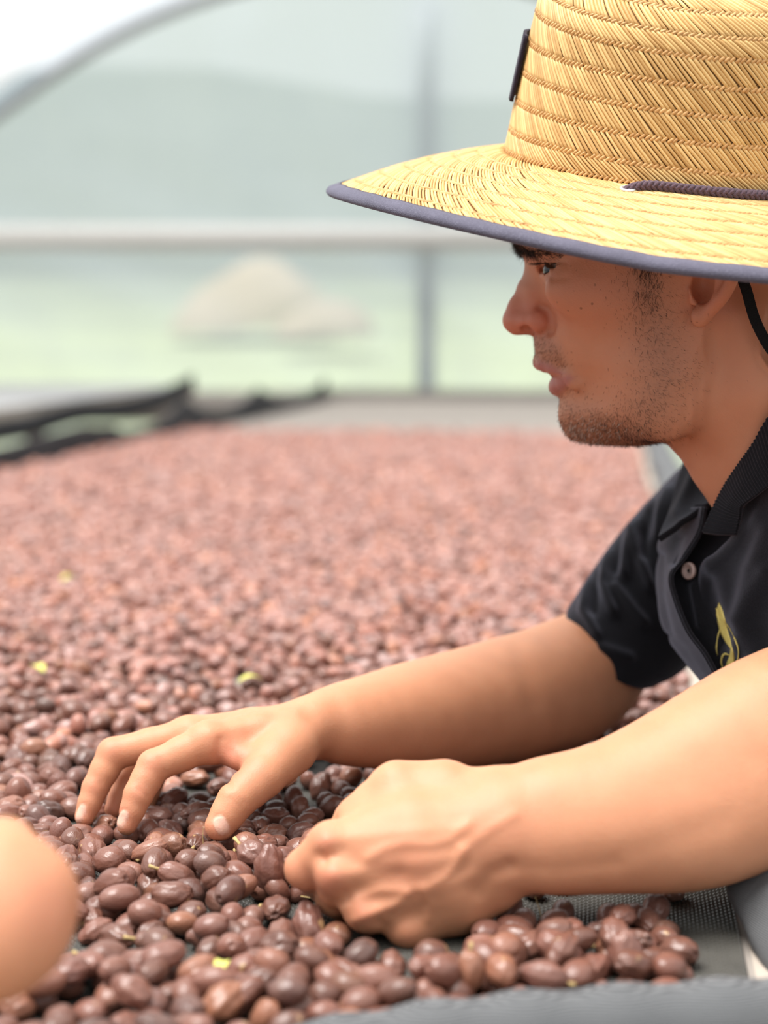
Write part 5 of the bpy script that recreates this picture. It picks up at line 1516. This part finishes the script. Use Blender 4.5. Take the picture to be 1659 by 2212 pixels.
def place_cherries():
    r = np.random.default_rng(9)
    pts = np.array([(s[0], s[1], s[2], s[3], s[4], s[5], s[6]) for s in SC]); zone = np.array([s[7] for s in SC])
    n = len(pts)
    # the 300 that show largest: nearest, inside the frame, not buried under others
    near = np.argsort(pts[:, 4]); chosen = []
    P3 = pts[:, :3]; idx_near = near[:2600]
    for i in near:
        x, y = pts[i, 5], pts[i, 6]
        if not (-10 < x < 1640 and 1500 < y < 2206): continue
        if x < 150 and y > 1760: continue
        if y > 2212 - (x - 620) * 0.098 + 10 and x > 560: continue
        dd = P3[idx_near] - P3[i]; hz = np.hypot(dd[:, 0], dd[:, 1])
        if ((hz < 0.009) & (dd[:, 2] > 0.006)).any(): continue
        chosen.append(i)
        if len(chosen) == 300: break
    cs = set(chosen)
    rot = np.stack([r.uniform(-0.5, 0.5, n), r.uniform(-0.45, 0.45, n), r.uniform(0, 6.28, n)], 1)
    end = r.random(n) < 0.10; rot[end, 1] = r.uniform(0.9, 1.6, end.sum())
    scl = (pts[:, 3] / 0.0065)[:, None] * r.uniform(0.90, 1.10, (n, 3)) * 1.10
    var = r.integers(0, 12, n)
    for k, i in enumerate(chosen):
        o = bpy.data.objects.new('coffee_cherry', CH_HI[var[i]])
        o.location = P3[i]; o.rotation_euler = rot[i]; o.scale = scl[i]
        COL.objects.link(o)
        x, y = pts[i, 5], pts[i, 6]
        stub = r.random() < 0.14
        w_ = [0, 1, 2, 2, 1, 2, 0, 2, 1, 2, 1, 0][var[i]]
        look = ('smooth plump', 'lightly creased', 'deeply wrinkled')[w_]
        if x > 1400: where = 'near the grey cloth at the right rim'
        elif x > 1100 and y < 2000: where = 'on net below the near forearm'
        elif x > 1060: where = 'in the heap right of the near fist'
        elif x > 600 and y < 2035: where = 'just left of or under the near fist'
        elif y < 1900: where = 'in the heap below the far hand'
        elif y < 2035: where = 'in the heap left of the near fist'
        elif x < 400: where = 'beside the blurred second hand'
        else: where = 'in the front heap along the bottom rail'
        lab = look + ' brown coffee cherry ' + ('with stalk stub ' if stub else '') + where
        tag(o, lab, 'coffee cherry', 'large dried cherries in the foreground')
        if stub:
            mb = MB(); L = r.uniform(.002, .006); b = r.normal(0, .0012, 3)
            mb.tube([(-.0072, 0, 0), (-.0078 - L * .5, b[1] * .5, b[2] * .5), (-.0078 - L, b[1], b[2])], [.0011, .0007, .0010], 6)
            st = mb.build('stem', MAT['stalk'], o); st['label'] = 'pale stalk stub'
    # everything else: one carpet that nobody could count
    rest = np.array([i for i in range(n) if i not in cs])
    coll = bpy.data.collections.new('cherry_shapes')
    for k, me in enumerate(CH_HI + CH_LO):
        coll.objects.link(bpy.data.objects.new('cherry_shape_%02d' % k, me))
    me = bpy.data.meshes.new('cherry_carpet'); me.vertices.add(len(rest)); me.vertices.foreach_set('co', P3[rest].astype(np.float32).ravel())
    a = me.attributes.new('rot', 'FLOAT_VECTOR', 'POINT'); a.data.foreach_set('vector', rot[rest].astype(np.float32).ravel())
    a = me.attributes.new('scl', 'FLOAT_VECTOR', 'POINT'); a.data.foreach_set('vector', scl[rest].astype(np.float32).ravel())
    pale = r.random(len(rest)) < np.clip((pts[rest, 4] - 1.15) / 0.7, 0, 1)  # skin with painted-in glare grows likelier with distance
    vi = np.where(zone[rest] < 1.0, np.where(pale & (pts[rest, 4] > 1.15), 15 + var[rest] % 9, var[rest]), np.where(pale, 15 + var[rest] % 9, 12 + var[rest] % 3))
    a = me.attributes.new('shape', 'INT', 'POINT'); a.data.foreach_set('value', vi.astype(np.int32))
    o = bpy.data.objects.new('cherry_carpet', me); COL.objects.link(o)
    tag(o, 'carpet of reddish brown dried coffee cherries stretching back along the bed', 'coffee cherries', kind='stuff')
    ng = bpy.data.node_groups.new('cherry_carpet', 'GeometryNodeTree')
    ng.interface.new_socket('Geometry', in_out='INPUT', socket_type='NodeSocketGeometry'); ng.interface.new_socket('Geometry', in_out='OUTPUT', socket_type='NodeSocketGeometry')
    N = ng.nodes; L = ng.links
    gi, go = N.new('NodeGroupInput'), N.new('NodeGroupOutput'); ip = N.new('GeometryNodeInstanceOnPoints'); ci = N.new('GeometryNodeCollectionInfo')
    ci.inputs['Collection'].default_value = coll; ci.inputs['Separate Children'].default_value = True; ci.inputs['Reset Children'].default_value = True
    def attr(nm, typ):
        q = N.new('GeometryNodeInputNamedAttribute'); q.data_type = typ; q.inputs['Name'].default_value = nm; return q.outputs['Attribute']
    L.new(gi.outputs[0], ip.inputs['Points']); L.new(ci.outputs[0], ip.inputs['Instance']); ip.inputs['Pick Instance'].default_value = True
    L.new(attr('shape', 'INT'), ip.inputs['Instance Index']); L.new(attr('scl', 'FLOAT_VECTOR'), ip.inputs['Scale'])
    e2r = N.new('FunctionNodeEulerToRotation'); L.new(attr('rot', 'FLOAT_VECTOR'), e2r.inputs[0]); L.new(e2r.outputs[0], ip.inputs['Rotation'])
    L.new(ip.outputs[0], go.inputs[0])
    md = o.modifiers.new('scatter', 'NODES'); md.node_group = ng
    print('cherries', n, 'single', len(chosen))
place_cherries()

# loose stalks and leaf bits on the bed
def twig(pts, r, lab):
    mb = MB(); mb.tube(catmull([P(*q) for q in pts], 16), np.linspace(r, r * 0.5, 16), 6)
    tag(mb.build('dry_stalk', MAT['stalk']), lab, 'stalk', 'loose dry stalks on the bed')
twig([(448, 1868, .985), (441, 1838, .985), (438, 1806, .984), (440, 1786, .983)], .00030, 'thin dry stalk sticking up from the heap below the thumb')
twig([(650, 1936, .955), (672, 1940, .953), (694, 1948, .951), (712, 1958, .95)], .00035, 'thin yellow stalk lying on bare net under the curled index finger')
twig([(1156, 1936, .93), (1166, 1968, .925), (1174, 2000, .92), (1188, 2040, .91)], .00035, 'long thin reddish stalk standing right of the near wrist')
twig([(1060, 2006, .925), (1078, 1990, .93), (1094, 1972, .935)], .00035, 'short stalk leaning beside the heel of the near hand')
def leaf_bit(px, py, size, rz, lab):
    p = on_plane(px, py, 0.0205); n = 10; S = np.zeros((n, 5, 3)); c, s = math.cos(rz), math.sin(rz)
    for i in range(n):
        t = i / (n - 1); w = size * 0.42 * math.sin(math.pi * t) ** 0.8 + 0.0003
        for k, q in enumerate((-1, -.5, 0, .5, 1)):
            x, y = (t - .5) * size * 2, q * w
            S[i, k] = p + np.array([c * x - s * y, s * x + c * y, 0.004 * math.sin(3 * t) + 0.25 * w * q * q])
    tag(sheet('leaf_scrap', S[:, ::-1], 0.0005, MAT['leaf_bit']), lab, 'leaf')
leaf_bit(540, 1472, .011, .4, 'small yellow-green leaf scrap beside the bare grey spot on the bed')
leaf_bit(82, 1448, .013, 2.2, 'small yellow leaf scrap on the cherries at the left frame edge')
leaf_bit(148, 1252, .012, 1.0, 'small yellow leaf scrap farthest back among the cherries')
leaf_bit(480, 2098, .008, 1.4, 'small yellow leaf scrap in the foreground heap')
